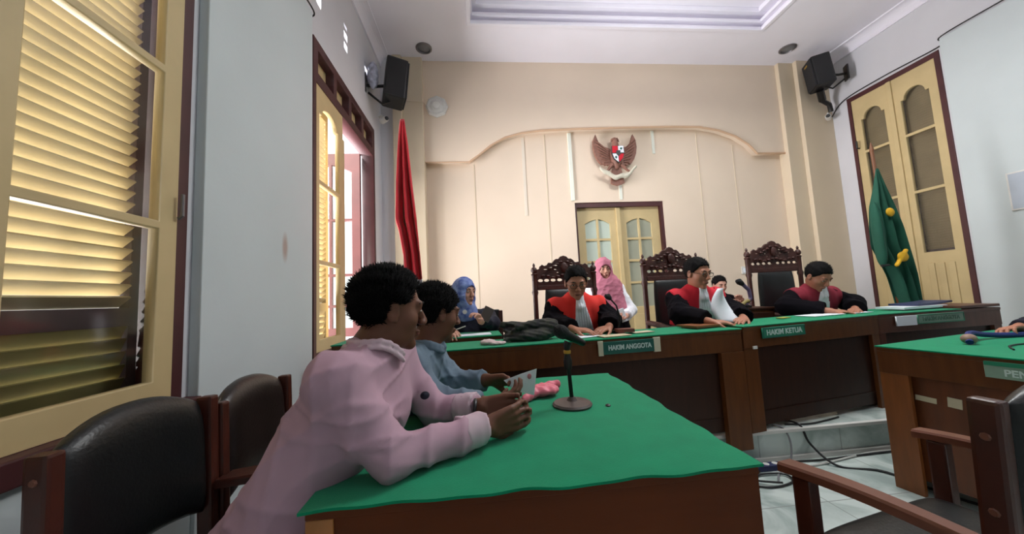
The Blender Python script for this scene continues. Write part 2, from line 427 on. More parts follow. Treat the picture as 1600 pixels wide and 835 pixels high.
SB('baseboard_platform', m_lgrey, ((XL, 2.232, 0.0), (XR, 2.25, 0.03)), bev=0.003)
# ceiling with its sunk field
CX0, CX1, CY0, CY1 = -0.04, 3.85, -1.6, 3.97
S('ceiling', plate([rect(XL-T, YF, XR+T, YB+0.2), rect(CX0, CY0, CX1, CY1)], 0.06, FH(ZC+0.03)), m_ceil)
SB('ceiling_recess', m_ceil, ((CX0-0.1, CY0-0.1, ZC+0.24), (CX1+0.1, CY1+0.1, ZC+0.28)), ((CX0-0.06, CY0, ZC+0.06), (CX0, CY1, ZC+0.24)),
   ((CX1, CY0, ZC+0.06), (CX1+0.06, CY1, ZC+0.24)), ((CX0-0.06, CY1, ZC+0.06), (CX1+0.06, CY1+0.06, ZC+0.24)), ((CX0-0.06, CY0-0.06, ZC+0.06), (CX1+0.06, CY0, ZC+0.24)))
def ring(i, w, z0, z1):
    return [((CX0+i, CY1-i-w, z0), (CX1-i, CY1-i, z1)), ((CX0+i, CY0+i, z0), (CX1-i, CY0+i+w, z1)), ((CX0+i, CY0+i+w, z0), (CX0+i+w, CY1-i-w, z1)), ((CX1-i-w, CY0+i+w, z0), (CX1-i, CY1-i-w, z1))]
SB('trim_2', m_ceil, *(ring(0, 0.05, ZC-0.015, ZC+0.03) + ring(0.0, 0.07, ZC+0.08, ZC+0.12) + ring(0, 0.12, ZC+0.18, ZC+0.24)), bev=0.008)
def prism(name, prof, a, b, m, axis='Y'):
    bm = bmesh.new(); r = []
    for t in (a, b):
        r.append([bm.verts.new((p[0], t, p[1]) if axis == 'Y' else (t, p[0], p[1])) for p in prof])
    n = len(prof)
    for i in range(n): bm.faces.new((r[0][i], r[0][(i+1) % n], r[1][(i+1) % n], r[1][i]))
    bm.faces.new(r[0][::-1]); bm.faces.new(r[1]); bmesh.ops.recalc_face_normals(bm, faces=bm.faces)
    me = bpy.data.meshes.new(name); bm.to_mesh(me); bm.free(); o = link(name, me, m); o['kind'] = 'structure'; return o
def cove(x, s):
    p = [(x, ZC), (x+s*0.13, ZC), (x+s*0.13, ZC-0.018)]
    for i in range(7):
        a = i/6*PI/2; p.append((x+s*(0.11-0.09*math.sin(a)), ZC-0.018-0.10*(1-math.cos(a))))
    p += [(x+s*0.02, ZC-0.135), (x, ZC-0.135)]
    return p
prism('trim_3', cove(XL, 1), YF, YB-0.12, m_ceil); prism('trim_4', cove(XR, -1), YF, YB-0.12, m_ceil)
# boarded lower walls between the openings
def board(name, x0, x1, ranges, m):
    SB(name, m, *[((x0, a, z0), (x1, b, z1)) for a, b, z0, z1 in ranges], bev=0.006)
board('trim_5', XL, XL+0.045, [(1.60, 2.585, 0.0, 3.42)], m_scuff)
board('trim_6', XL, XL+0.03, [(YF, 1.60, 0, 0.755), (YF, 0.26, 0.755, 3.42)], m_scuff)
board('trim_7', XR-0.05, XR, [(YF, 3.235, 0.0, 3.86)], m_white)
# back wall relief
arch = [(-0.08, 3.06), (0.06, 3.16), (0.22, 3.29), (0.42, 3.40), (0.65, 3.465), (0.92, 3.50), (1.5, 3.525), (2.2, 3.54), (2.9, 3.55), (3.3, 3.545), (3.6, 3.49), (3.85, 3.40), (4.05, 3.27), (4.17, 3.13)]
band = [(-0.68, 3.06)] + arch + [(4.66, 3.13), (4.66, ZC), (-0.68, ZC)]
S('trim_8', plate([band], 0.10, FB(YB-0.05)), m_beige)
b = MB(); b.tube([(x, YB-0.10, z-0.006) for x, z in arch], 0.016, 8); b.tube([(4.17, YB-0.10, 3.124), (4.64, YB-0.10, 3.124)], 0.016, 8); b.tube([(-0.66, YB-0.10, 3.054), (-0.08, YB-0.10, 3.054)], 0.009, 8)
o = b.build('trim_9', m_peach, smooth=True); o['kind'] = 'structure'
SB('trim_10', m_beige2, ((-1.07, 4.50, 0.2), (-0.95, YB, ZC)), ((-0.95, 4.54, 0.2), (-0.68, YB, ZC)), bev=0.008)
SB('trim_18', m_upper, ((XL, 4.56, 0.2), (-1.07, YB, ZC)))
SB('trim_11', m_beige2, ((4.86, 4.50, 0.2), (XR, YB, ZC)), ((4.62, 4.56, 0.2), (4.86, YB, ZC)), bev=0.008)
SB('trim_12', m_strip, ((1.335, YB-0.02, 2.50), (1.385, YB, 3.50)), bev=0.003)
SB('trim_13', m_strip, ((2.60, YB-0.012, 3.18), (2.64, YB, 3.53)), ((2.05, YB-0.008, 2.5), (2.09, YB, 2.78)))
SB('trim_19', mat('faint_joint_strip', (224, 212, 196), 0.7, 0.02, 3), ((0.66, YB-0.006, 2.3), (0.70, YB, 3.44)))
for i, (x, z1) in enumerate([(-0.03, 3.05), (0.99, 3.48), (3.3, 3.5), (3.86, 3.3)]): SB('trim_%d' % (14+i), m_beige2, ((x, YB-0.004, 0.2), (x+0.012, YB, z1)))

# ---- casements, shutters
def leaf(parent, F, a0, a1, z0, z1, zs, m, st=0.075, brail=0.09, top=0.13, rise=0.09, name='casement', vbar=False, t=0.04, bottom=None):
    """one window leaf: a0..a1 along the wall, glazed panes between heights zs"""
    g0, g1 = a0+st, a1-st; hs = []; mb = 0.012
    zz = [z0+brail] + list(zs) + [z1-top]
    if bottom: zz[0] = bottom
    for i in range(len(zz)-1):
        lo = zz[i]+(mb if i else 0); hi = zz[i+1]-(mb if i < len(zz)-2 else 0)
        if vbar:
            c = (g0+g1)/2
            for (p, q, sgn) in ((g0, c-mb, 0), (c+mb, g1, 1)):
                if i == len(zz)-2:
                    hs.append([(p, lo), (q, lo), (q, hi-(rise if sgn else 0)), ((p+q)/2, hi-rise*0.35), (p, hi-(0 if sgn else rise))])
                else: hs.append(rect(p, lo, q, hi))
        else: hs.append(arch_rect(g0, lo, g1, hi, rise) if i == len(zz)-2 else rect(g0, lo, g1, hi))
    fr = S(name, plate([rect(a0, z0, a1, z1)] + hs, t, F, 0.004), m, parent)
    return fr, (g0, zz[0], g1, zz[-1])
def slats(name, parent, x, a0, a1, z0, z1, pitch, m, depth=0.045, ang=42, out=-1):
    b = MB(); n = max(1, round((z1-z0)/pitch)); pitch = (z1-z0)/n
    for i in range(n):
        z = z0 + pitch*(i+0.5); R = Matrix.Rotation(math.radians(ang)*out, 3, 'Y')
        b.box((x-depth/2, a0, z-0.004), (x+depth/2, a1, z+0.004), 0.0, R, (x, (a0+a1)/2, z))
    return b.build(name, m, parent, world=True)
def shutter(parent, x, a0, a1, z0, z1, rails, mf, segs, pitch=0.046, st=0.07, ang=42, out=-1, depth=0.05):
    hs = []; zz = [z0+0.06] + rails + [z1-0.08]
    for i in range(len(zz)-1): hs.append(rect(a0+st, zz[i]+(0.035 if i else 0), a1-st, zz[i+1]-(0.035 if i < len(zz)-2 else 0)))
    sh = S('shutter', plate([rect(a0, z0, a1, z1)] + hs, 0.035, FL(x)), mf, parent)
    for i, h in enumerate(hs): slats('louvre', sh, x, a0+st, a1-st, h[0][1], h[2][1], pitch, segs[min(i, len(segs)-1)], depth, ang if i or ang > 55 else 66, out)
    return sh
w1 = SE('window_1', (XL, 0.93, 0.76))
S('window_frame', plate([rect(*W1), rect(0.35, 0.83, 1.512, 3.27)], 0.13, FL(XL-0.055), 0.004), m_dark, w1)
MB().box((XL-0.11, 0.26, 0.755), (XL+0.06, 1.60, 0.828), 0.006).build('window_sill', m_dark, w1, world=True)
for (a, c) in ((0.35, 0.93), (0.93, 1.512)):
    fr, g = leaf(w1, FL(XL-0.01), a, c, 0.83, 3.27, [1.52, 2.16, 2.72], m_cream)
    MB().box((XL-0.013, g[0]-0.01, g[1]-0.01), (XL-0.007, g[2]+0.01, g[3]+0.0)).build('glass_pane', m_glass, fr, world=True)
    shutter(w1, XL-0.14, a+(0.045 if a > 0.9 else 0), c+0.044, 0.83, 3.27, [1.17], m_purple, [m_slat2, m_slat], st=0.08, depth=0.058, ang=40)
MB().tube([(XL+0.02, 1.505, 1.56), (XL+0.035, 1.505, 1.57), (XL+0.035, 1.505, 1.66)], 0.007).build('latch', m_steel, w1, world=True, smooth=True)
w2 = SE('window_2', (XL, 3.4, 0.76))
tr = [rect(2.73+i*0.36, 3.03, 3.03+i*0.36, 3.23) for i in range(4)]
S('window_frame', plate([rect(*W2), rect(2.70, 0.83, 4.16, 2.95)] + tr, 0.14, FL(XL-0.05), 0.004), m_dark, w2)
S('transom_panel', plate([rect(2.70, 3.0, 4.16, 3.26)], 0.02, FL(XL-0.06)), m_cream, w2)
fr, g = leaf(w2, FL(XL-0.01), 2.70, 3.24, 0.83, 2.95, [1.52, 2.16], m_cream, st=0.07)
MB().box((XL-0.013, g[0]-0.01, g[1]-0.01), (XL-0.007, g[2]+0.01, g[3])).build('glass_pane', m_glass, fr, world=True)
shutter(w2, XL-0.14, 2.70, 3.24, 0.83, 2.95, [1.17], m_cream, [m_slat, m_slat], st=0.05, ang=38, depth=0.056)
MB().box((XL-0.06, 3.245, 0.83), (XL+0.0, 3.31, 2.74), 0.006).build('meeting_stile', m_cream, w2, world=True)
# the far leaf stands open to the outside
Fop = frame_M((0, 4.10, 0), (1, 0, 0), (0, 0, 1))
fr, g = leaf(w2, Fop, XL-0.12-0.66, XL-0.12, 0.83, 2.95, [1.17, 1.52, 2.16], m_mid, st=0.09, vbar=True, name='open_casement')
MB().box((g[0], 4.098, g[1]), (g[2], 4.103, g[3])).build('glass_pane', m_glass, fr, world=True)
# pierced vents high in the left wall; translucent panes added so they read bright
m_tl = bpy.data.materials.new('vent_light_diffuser'); m_tl.use_nodes = True; nt = m_tl.node_tree; nt.nodes.clear()
_o = nt.nodes.new('ShaderNodeOutputMaterial'); _t = nt.nodes.new('ShaderNodeBsdfTranslucent'); _t.inputs[0].default_value = (0.95, 0.95, 0.97, 1); nt.links.new(_t.outputs[0], _o.inputs[0])
for nm, idx, lb in (('pierced_vent', [0], 'single bright glazed slit high on left wall near the ceiling'), ('pierced_vent', [1, 2, 3], 'stack of three bright glazed squares above the left window'), ('pierced_vent', [4, 5, 6], 'stack of bright glazed squares beside the left loudspeaker')):
    v0 = vents[idx[0]]; r = thing(nm, lb, 'vent', (XL, v0[0], v0[1]), group='glazed vents high in the left wall')
    for i in idx:
        v = vents[i]; MB().box((XL-0.006, v[0]-0.0, v[1]), (XL-0.002, v[2], v[3])).build('vent_diffuser', m_tl, r, world=True)
# french door in the right wall
d2 = SE('door_2', (XR, 3.78, 0.2))
S('door_frame', plate([rect(*D2), rect(3.325, 0.2, 4.235, 3.70)], 0.13, FL(XR+0.055), 0.004), m_dark, d2)
for (a, c) in ((3.325, 3.78), (3.78, 4.235)):
    fr, g = leaf(d2, FL(XR+0.02), a, c, 0.21, 3.70, [2.21, 2.93], m_cream, st=0.085, top=0.20, rise=0.11, bottom=1.46, name='door_leaf')
    MB().box((XR+0.018, g[0]-0.01, g[1]-0.01), (XR+0.023, g[2]+0.01, g[3])).build('glass_pane', m_glass, fr, world=True)
    b = MB()
    for k in range(3): b.box((XR-0.012, a+0.10+k*0.09, 0.45), (XR+0.002, a+0.16+k*0.09, 1.33), 0.006)
    b.build('raised_panel', m_cream, fr, world=True)
    shutter(d2, XR+0.10, a, c, 0.21, 3.70, [1.46], m_purple, [m_slat3, m_slat3], pitch=0.03, st=0.06, ang=62, out=1, depth=0.036)
MB().box((XR-0.02, 3.755, 0.21), (XR+0.002, 3.805, 3.70), 0.005).build('astragal', m_cream, d2, world=True)
MB().tube([(XR-0.02, 4.20, 3.0), (XR-0.05, 4.20, 3.0), (XR-0.05, 4.20, 3.1)], 0.012).build('hinge', m_blackm, d2, world=True, smooth=True)
# double door in the back wall
d1 = SE('door_1', (2.04, YB+0.1, 0.2))
S('door_frame', plate([rect(1.38, 0.2, 2.70, 2.47), rect(1.41, 0.2, 2.655, 2.405)], 0.14, FB(YB+0.09), 0.003), m_dark, d1)
for (a, c, mg) in ((1.41, 2.03, m_frost), (2.03, 2.655, m_frost2)):
    fr, g = leaf(d1, FB(YB+0.10), a, c, 0.21, 2.405, [1.30, 1.62, 1.94], m_cream, st=0.12, top=0.16, rise=0.07, bottom=0.95, vbar=True, name='door_leaf')
    MB().box((g[0], YB+0.10, g[1]), (g[2], YB+0.108, g[3])).build('glass_pane', mg, fr, world=True)
    b = MB(); b.box((a+0.13, YB+0.07, 0.35), (c-0.13, YB+0.09, 0.85), 0.006); b.build('raised_panel', m_cream, fr, world=True)
MB().box((2.0, YB+0.05, 0.21), (2.06, YB+0.085, 2.40), 0.006).build('astragal', m_cream, d1, world=True)
b = MB(); b.ball((1.96, YB+0.045, 1.15), 0.022); b.box((1.945, YB+0.065, 1.07), (1.975, YB+0.08, 1.23), 0.004); b.build('handle', m_steel, d1, world=True, smooth=True)

# ---- fill lamps added out of view to brighten the room, spot fittings
def fill_lamp(c, down, up, lab):
    r = thing('added_fill_lamp', lab, 'light', c, group='flat pendant lamps under the ceiling')
    MB().box((c[0]-0.62, c[1]-0.32, c[2]), (c[0]+0.62, c[1]+0.32, c[2]+0.05), 0.01).build('housing', m_lgrey, r, world=True)
    for x in (-0.5, 0.5): MB().tube([(c[0]+x, c[1], c[2]+0.04), (c[0]+x, c[1], ZC+0.24)], 0.006, 6).build('suspension_rod', m_steel, r, world=True)
    for e, dz, rx in ((down, -0.01, 0), (up, 0.06, PI)):
        l = bpy.data.lights.new('fill_glow', 'AREA'); l.shape = 'RECTANGLE'; l.size = 1.2; l.size_y = 0.6; l.energy = e; l.color = (0.98, 1.0, 0.98)
        o = bpy.data.objects.new('fill_glow', l); COL.objects.link(o); o.parent = r; o.location = (0, 0, dz); o.rotation_euler = (rx, 0, 0)
for (c, p, q), lb in zip(FILL_LAMPS, ('flat pendant lamp nearer the far wall', 'flat pendant lamp at the near end of the ceiling')): fill_lamp(c, p, q, lb)
for x, y, lb in ((-0.618, 4.37, 'round recessed downlight in ceiling above the red and white flag'), (4.50, 4.26, 'round recessed downlight in ceiling beside the right loudspeaker')):
    r = thing('downlight', lb, 'light', (x, y, ZC), group='recessed downlights in the ceiling')
    MB().lathe((x, y, ZC), [(0.105, 0.0), (0.105, -0.012), (0.085, -0.02), (0.078, -0.006), (0.078, 0.0)], 28).build('trim_ring', m_steel, r, world=True, smooth=True)
    MB().lathe((x, y, ZC), [(0.078, -0.001), (0.05, -0.004), (0.02, -0.012)], 24).build('lens', m_grey, r, world=True, smooth=True)
# ================================================================== FURNITURE
def bench(label, A, B, z, zb, depth, stileL, stileR, legL=None, legR=None, name='judges_bench', raised=None, cover=None, mw=None, mp=None):
    mw = mw or m_wood; mp = mp or m_wood_d
    L = math.hypot(B[0]-A[0], B[1]-A[1]); r = thing(name, label, 'bench', (A[0], A[1], zb), math.atan2(B[1]-A[1], B[0]-A[0])); h = z-zb
    MB().box((0, 0, h-0.03), (L, depth, h-0.008), 0.003).build('top_board', mw, r)
    c0, c1 = cover or (0, L)
    MB().box((c0-0.004, -0.006, h-0.008), (c1+0.004, depth+0.01, h), 0.003).build('baize_cover', m_green, r)
    MB().box((0, 0.004, h-0.15), (L, 0.026, h-0.03), 0.003).build('apron', mw, r)
    b = MB(); b.box((stileL-0.01, 0.035, 0.03), (L-stileR+0.01, 0.055, h-0.14)); b.box((stileL-0.01, 0.03, 0.11), (L-stileR+0.01, 0.037, 0.122)); b.build('front_panel', mp, r)
    MB().box((0.0, 0.008, 0.0 if legL is None else legL-zb), (stileL, 0.034, h-0.15), 0.003).build('leg_board', mw, r)
    MB().box((L-stileR, -0.004 if legR is not None else 0.008, 0.0 if legR is None else legR-zb), (L, 0.034, h-0.15), 0.003).build('leg_board', mw, r)
    MB().box((0, 0.03, 0 if legL is None else 0), (0.022, depth, h-0.03)).build('side_panel', mw, r)
    MB().box((L-0.022, 0.07, 0), (L, depth, h-0.03)).build('side_panel', mw, r)
    if raised: MB().box((raised, 0, h-0.0), (L, depth, h+0.022), 0.004).build('raised_end', mw, r)
    return r
b1 = bench('long brown bench with green baize top holding the black bundle and first judge', (-0.30, 2.02), (1.715, 2.19), 0.89, 0.2, 0.34, 0.12, 0.17, legR=0.115)
b2 = bench('middle brown bench with green baize top under the maroon robed judge', (1.74, 2.205), (3.05, 2.44), 0.90, 0.2, 0.36, 0.12, 0.08, legL=0.2)
b3 = bench('right end brown bench with pale grey green sign and raised plain end', (3.07, 2.455), (4.27, 2.51), 0.90, 0.2, 0.42, 0.06, 0.08, raised=0.80, cover=(0, 0.79), mw=mat('dusky_brown_bench_veneer', (88, 50, 36), 0.4, 0.2, 5, stretch=(6, 6, 0.8)))
bench('small brown clerk desk with green top before the woman in blue hijab', (-1.0, 2.42), (0.13, 2.45), 0.915, 0.2, 0.33, 0.06, 0.06, name='clerk_desk')['category'] = 'desk'
def nameplate(label, parent_line, s0, s1, zt, zb_, txt, mboard, mtext, ends=None, fsize=0.05, off=0.0, sx=1.0, edge=None, bold=0.0014):
    A, B = parent_line; L = math.hypot(B[0]-A[0], B[1]-A[1]); u = Vector(((B[0]-A[0])/L, (B[1]-A[1])/L, 0)); n = Vector((u.y, -u.x, 0))
    o = Vector((A[0], A[1], 0)) + u*((s0+s1)/2) + n*0.012; w = s1-s0; h = zt-zb_; o.z = (zt+zb_)/2
    r = thing('nameplate', label, 'sign', tuple(o), 0); F = frame_M(o, u, (0, 0, 1))
    link('board', plate([rect(-w/2, -h/2, w/2, h/2)], 0.010, F, 0.002), mboard, r, world=True)
    link('lettering', text_mesh(txt, fsize, F @ Matrix.Translation((0, 0, 0.006)), 0.002, sx, bold), mtext, r, world=True)
    if edge: link('border', plate([rect(-w/2, -h/2, w/2, h/2), rect(-w/2+0.006, -h/2+0.006, w/2-0.006, h/2-0.006)], 0.014, F), edge, r, world=True)
    if ends:
        for x in ends: link('end_strip', plate([rect(x[0], -h/2-0.006, x[1], h/2+0.006)], 0.012, F, 0.002), m_edge if len(x) < 3 else x[2], r, world=True)
    return r
l1 = ((-0.30, 2.02), (1.715, 2.19)); l2 = ((1.74, 2.205), (3.05, 2.44)); l3 = ((3.07, 2.455), (4.27, 2.51))
nameplate('dark green nameplate reading HAKIM ANGGOTA with cream ends on long bench', l1, 1.015, 1.40, 0.868, 0.795, 'HAKIM ANGGOTA', m_green_d, m_letter, ends=[(-0.206, -0.178), (0.165, 0.206)], fsize=0.040, sx=0.86)
nameplate('green nameplate reading HAKIM KETUA on the middle bench', l2, 0.15, 0.535, 0.878, 0.81, 'HAKIM KETUA', m_green_s, m_letter, fsize=0.05, sx=1.0, edge=m_green_d)
nameplate('faded grey green nameplate with thin green border on the right bench', l3, 0.34, 0.79, 0.875, 0.805, 'HAKIM ANGGOTA', m_grey_s, m_letter2, fsize=0.045, sx=0.95, edge=m_green_s)
nameplate('blank white tag left of the faded nameplate', l3, 0.145, 0.33, 0.872, 0.800, '', m_paper, m_letter2)
t = MB().box((1.785, 2.188, 0.748), (1.82, 2.196, 0.768), 0.002, Matrix.Rotation(0.18, 3, 'Z')).build('sticker', m_lgrey); tag(t, 'tiny grey sticker below the HAKIM KETUA nameplate', 'sticker')

# ---- the green table in front
tb = thing('table', 'table with bright green baize top where the two men lean', 'table', (0.12, 1.25, 0))
x0, x1, y0, y1 = -0.372, 0.612, 0.772, 1.722
MB().box((x0, y0, 0.742), (x1, y1, 0.762), 0.003).build('top_board', m_tbl, tb, world=True)
MB().box((x0+0.055, y0+0.004, 0.0), (x1, y0+0.026, 0.742), 0.002).build('front_panel', m_tbl, tb, world=True)
MB().box((x0, y0+0.001, 0.0), (x0+0.055, y0+0.04, 0.742), 0.003).build('leg_board', mat('light_edge_veneer', (176, 112, 58), 0.4, 0.12, 5, stretch=(6, 6, 0.8)), tb, world=True)
MB().box((x1-0.024, y0+0.026, 0.0), (x1, y1-0.02, 0.742), 0.002).build('side_panel', m_tbl, tb, world=True)
MB().box((x0, y1-0.026, 0.0), (x1, y1-0.004, 0.742), 0.002).build('back_panel', m_tbl, tb, world=True)
bm = bmesh.new(); N = 60; G = []
def wob(t, s): return 0.0035*math.sin(t*23+s)+0.0025*math.sin(t*47+2*s)
for i in range(N+1):
    row = []
    for j in range(N+1):
        u, v = i/N, j/N; x = x0-0.006+(x1-x0+0.012)*u; y = y0-0.012+(y1-y0+0.02)*v
        ey = (1-2*v); ex = (2*u-1)
        y -= wob(u, 1)*max(0, ey)**6*1.0; y += wob(u, 4)*max(0, -ey)**6; x += wob(v, 2)*max(0, ex)**6
        z = 0.7685+0.0008*math.sin(u*9+v*7)
        e = max(0, (0.02-v)/0.02)
        z += 0.0022*e*math.sin(u*30)*0.6
        row.append(bm.verts.new((x, y, z)))
    G.append(row)
for i in range(N):
    for j in range(N): bm.faces.new((G[i][j], G[i+1][j], G[i+1][j+1], G[i][j+1]))
solidify(bm, 0.006)
me = bpy.data.meshes.new('baize'); bm.to_mesh(me); bm.free()
link('baize_cover', me, m_green, tb, world=True, smooth=True, angle=0.7)
o = MB().lathe((0.434, 1.238, 0.7685), [(0.008, 0), (0.01, 0.003), (0.004, 0.007)], 10).build('crumb', m_black, smooth=True); tag(o, 'tiny dark crumb on the green table right of the microphone stand', 'crumb')

# ---- table at right
rt = thing('table', 'brown table with green baize top at right, stickers on its side', 'table', (2.285, 1.86, 0), math.radians(11))
LT, DT, ht = 1.3, 1.25, 0.785
MB().box((0, -DT, ht-0.03), (LT, 0, ht-0.008), 0.003).build('top_board', m_wood, rt)
MB().box((-0.006, -DT-0.006, ht-0.008), (LT+0.004, 0.006, ht), 0.003).build('baize_cover', m_green, rt)
m_wo = mat('orange_brown_post_veneer', (128, 72, 30), 0.4, 0.15, 5, stretch=(6, 6, 0.8))
MB().box((0.0, -DT, ht-0.15), (0.022, 0, ht-0.03), 0.002).build('apron', m_wood, rt)
MB().box((0.002, -0.12, 0.0), (0.026, 0, ht-0.15), 0.003).build('leg_board', m_wo, rt)
MB().box((0.002, -DT, 0.0), (0.026, -DT+0.10, ht-0.15), 0.003).build('leg_board', m_wo, rt)
MB().box((0.05, -DT+0.02, 0.07), (0.07, -0.02, ht-0.14), 0.0).build('side_panel', mat('panel_red_brown_veneer', (104, 54, 24), 0.4, 0.2, 4, stretch=(6, 6, 0.8)), rt)
MB().box((0.03, -0.03, 0.0), (LT, -0.008, ht-0.03), 0.0).build('back_panel', m_wood_d, rt)
MB().box((LT-0.022, -DT, 0.0), (LT, 0, ht-0.03), 0.0).build('side_panel', m_wood, rt)
Rr = Matrix.Rotation(math.radians(11), 4, 'Z'); Rr.translation = (2.285, 1.86, 0)
def onrt(y, z, x=0.0): return Rr @ Vector((x, y, z))
for (ya, yb, za, zb_, lb) in ((-0.195, -0.115, 0.50, 0.528, 'cream sticker on the right table side panel, the farther one'), (-0.285, -0.235, 0.495, 0.545, 'cream sticker on the right table side panel, beside chair post')):
    r = MB().box((0.046, ya, za), (0.050, yb, zb_), 0.001, Matrix.Rotation(0.06, 3, 'X')).build('sticker', m_stick); r.matrix_world = Rr; tag(r, lb, 'sticker', 'cream stickers on the right table')
o = onrt(-0.64, 0.722, -0.008); Fs = frame_M(o, Rr.to_3x3() @ Vector((0, -1, 0)), (0, 0, 1))
r = thing('nameplate', 'green and grey nameplate on the right table, half behind leather chair', 'sign', tuple(o))
link('board', plate([rect(-0.24, -0.033, 0.24, 0.033)], 0.01, Fs, 0.002), m_grey_s, r, world=True)
link('border', plate([rect(-0.24, 0.022, 0.24, 0.04)], 0.014, Fs), m_green_s, r, world=True)
link('lettering', text_mesh('PENASEHAT HUKUM', 0.042, Fs @ Matrix.Translation((0, -0.008, 0.006)), 0.002, 0.95, 0.001), m_letter, r, world=True)

# ---- leather arm chairs of the floor
def arm_chair(label, loc, rz, leather, wood, arm, piping=None, zt=0.93, hw=0.205, yf=0.205, ao=0.0, za=0.64, group='leather arm chairs on the floor'):
    r = thing('arm_chair', label, 'chair', loc, rz, group)
    for s in (-1, 1):
        b = MB(); b.box((s*hw-0.017, -0.245, 0), (s*hw+0.017, -0.200, zt-0.02), 0.008, Matrix.Rotation(0.03, 3, 'X'), (0, -0.22, 0.4)); b.build('rear_post', wood, r)
        b = MB(); b.box((s*(hw+ao)-0.02, yf-0.045, 0), (s*(hw+ao)+0.02, yf, za-0.005), 0.006); b.build('front_leg', wood, r)
        b = MB(); n = 12; ring = []
        for i in range(n+1):
            t = i/n; y = -0.20+(yf+0.23)*t; z = za+0.012*math.sin(t*PI)+0.004; w = 0.020+0.008*t; x = s*(hw+0.002+ao*math.sin(min(1, t*1.2)*PI/2))
            ring.append([b.bm.verts.new((x+a*w, y, z+c)) for a, c in ((-1, -0.011), (-1, 0.008), (-0.8, 0.014), (0.8, 0.014), (1, 0.008), (1, -0.011))])
        for i in range(n):
            for k in range(6): b.bm.faces.new((ring[i][k], ring[i][(k+1) % 6], ring[i+1][(k+1) % 6], ring[i+1][k]))
        b.bm.faces.new(ring[0]); b.bm.faces.new(ring[-1][::-1]); b.build('armrest', arm, r, smooth=True)
    b = MB(); b.box((-hw, -0.215, 0.36), (hw, yf-0.01, 0.42), 0.004); b.build('seat_frame', wood, r)
    me = pad_mesh(hw*2-0.025, 0.33, 0.085, 0.055, 0.035, bow=0.02); me.transform(Matrix.Translation((0, -0.232, zt-0.36)) @ Matrix.Rotation(0.06, 4, 'X')); bk = link('backrest', me, leather, r, smooth=True)
    me = pad_mesh(hw*2-0.03, yf+0.2, 0.08, 0.01); me.transform(Matrix.Translation((0, yf, 0.445)) @ Matrix.Rotation(PI/2, 4, 'X')); link('seat', me, leather, r, smooth=True)
    if piping:
        me = MB().tube([(x*(hw-0.02), -0.275+0.0*x+0.02*(abs(x))**2, zt-0.36+0.325+0.045*(1-abs(x)**2.2)) for x in [i/8-1 for i in range(17)]], 0.004, 6).build('piping', piping, bk, smooth=True)
    for s in (-1, 1):
        for z in (0.5, 0.72, 0.86): MB().lathe((s*(hw+0.0175), -0.222-0.03*(z-0.4), z), [(0.008, 0), (0.008, 0.0), (0.006, 0.003*s)], 8, 'X').build('screw_cap', m_arm, r, smooth=True)
    return r
arm_chair('black leather arm chair nearest the left window, back to the wall', (-0.635, 1.0, 0), -PI/2, m_leather, m_maho, m_maho, zt=0.93)
arm_chair('dark brown leather arm chair with pale piping behind the pink shirted man', (-0.635, 1.455, 0), -PI/2+0.04, m_brleather, m_maho, m_maho, m_pipe, zt=0.90)
arm_chair('black leather arm chair in the right foreground with worn brown armrest', (1.20, 0.895, 0), math.radians(11), m_leather, m_maho, m_arm, zt=0.95, hw=0.285, yf=0.13, ao=0.02, za=0.635)

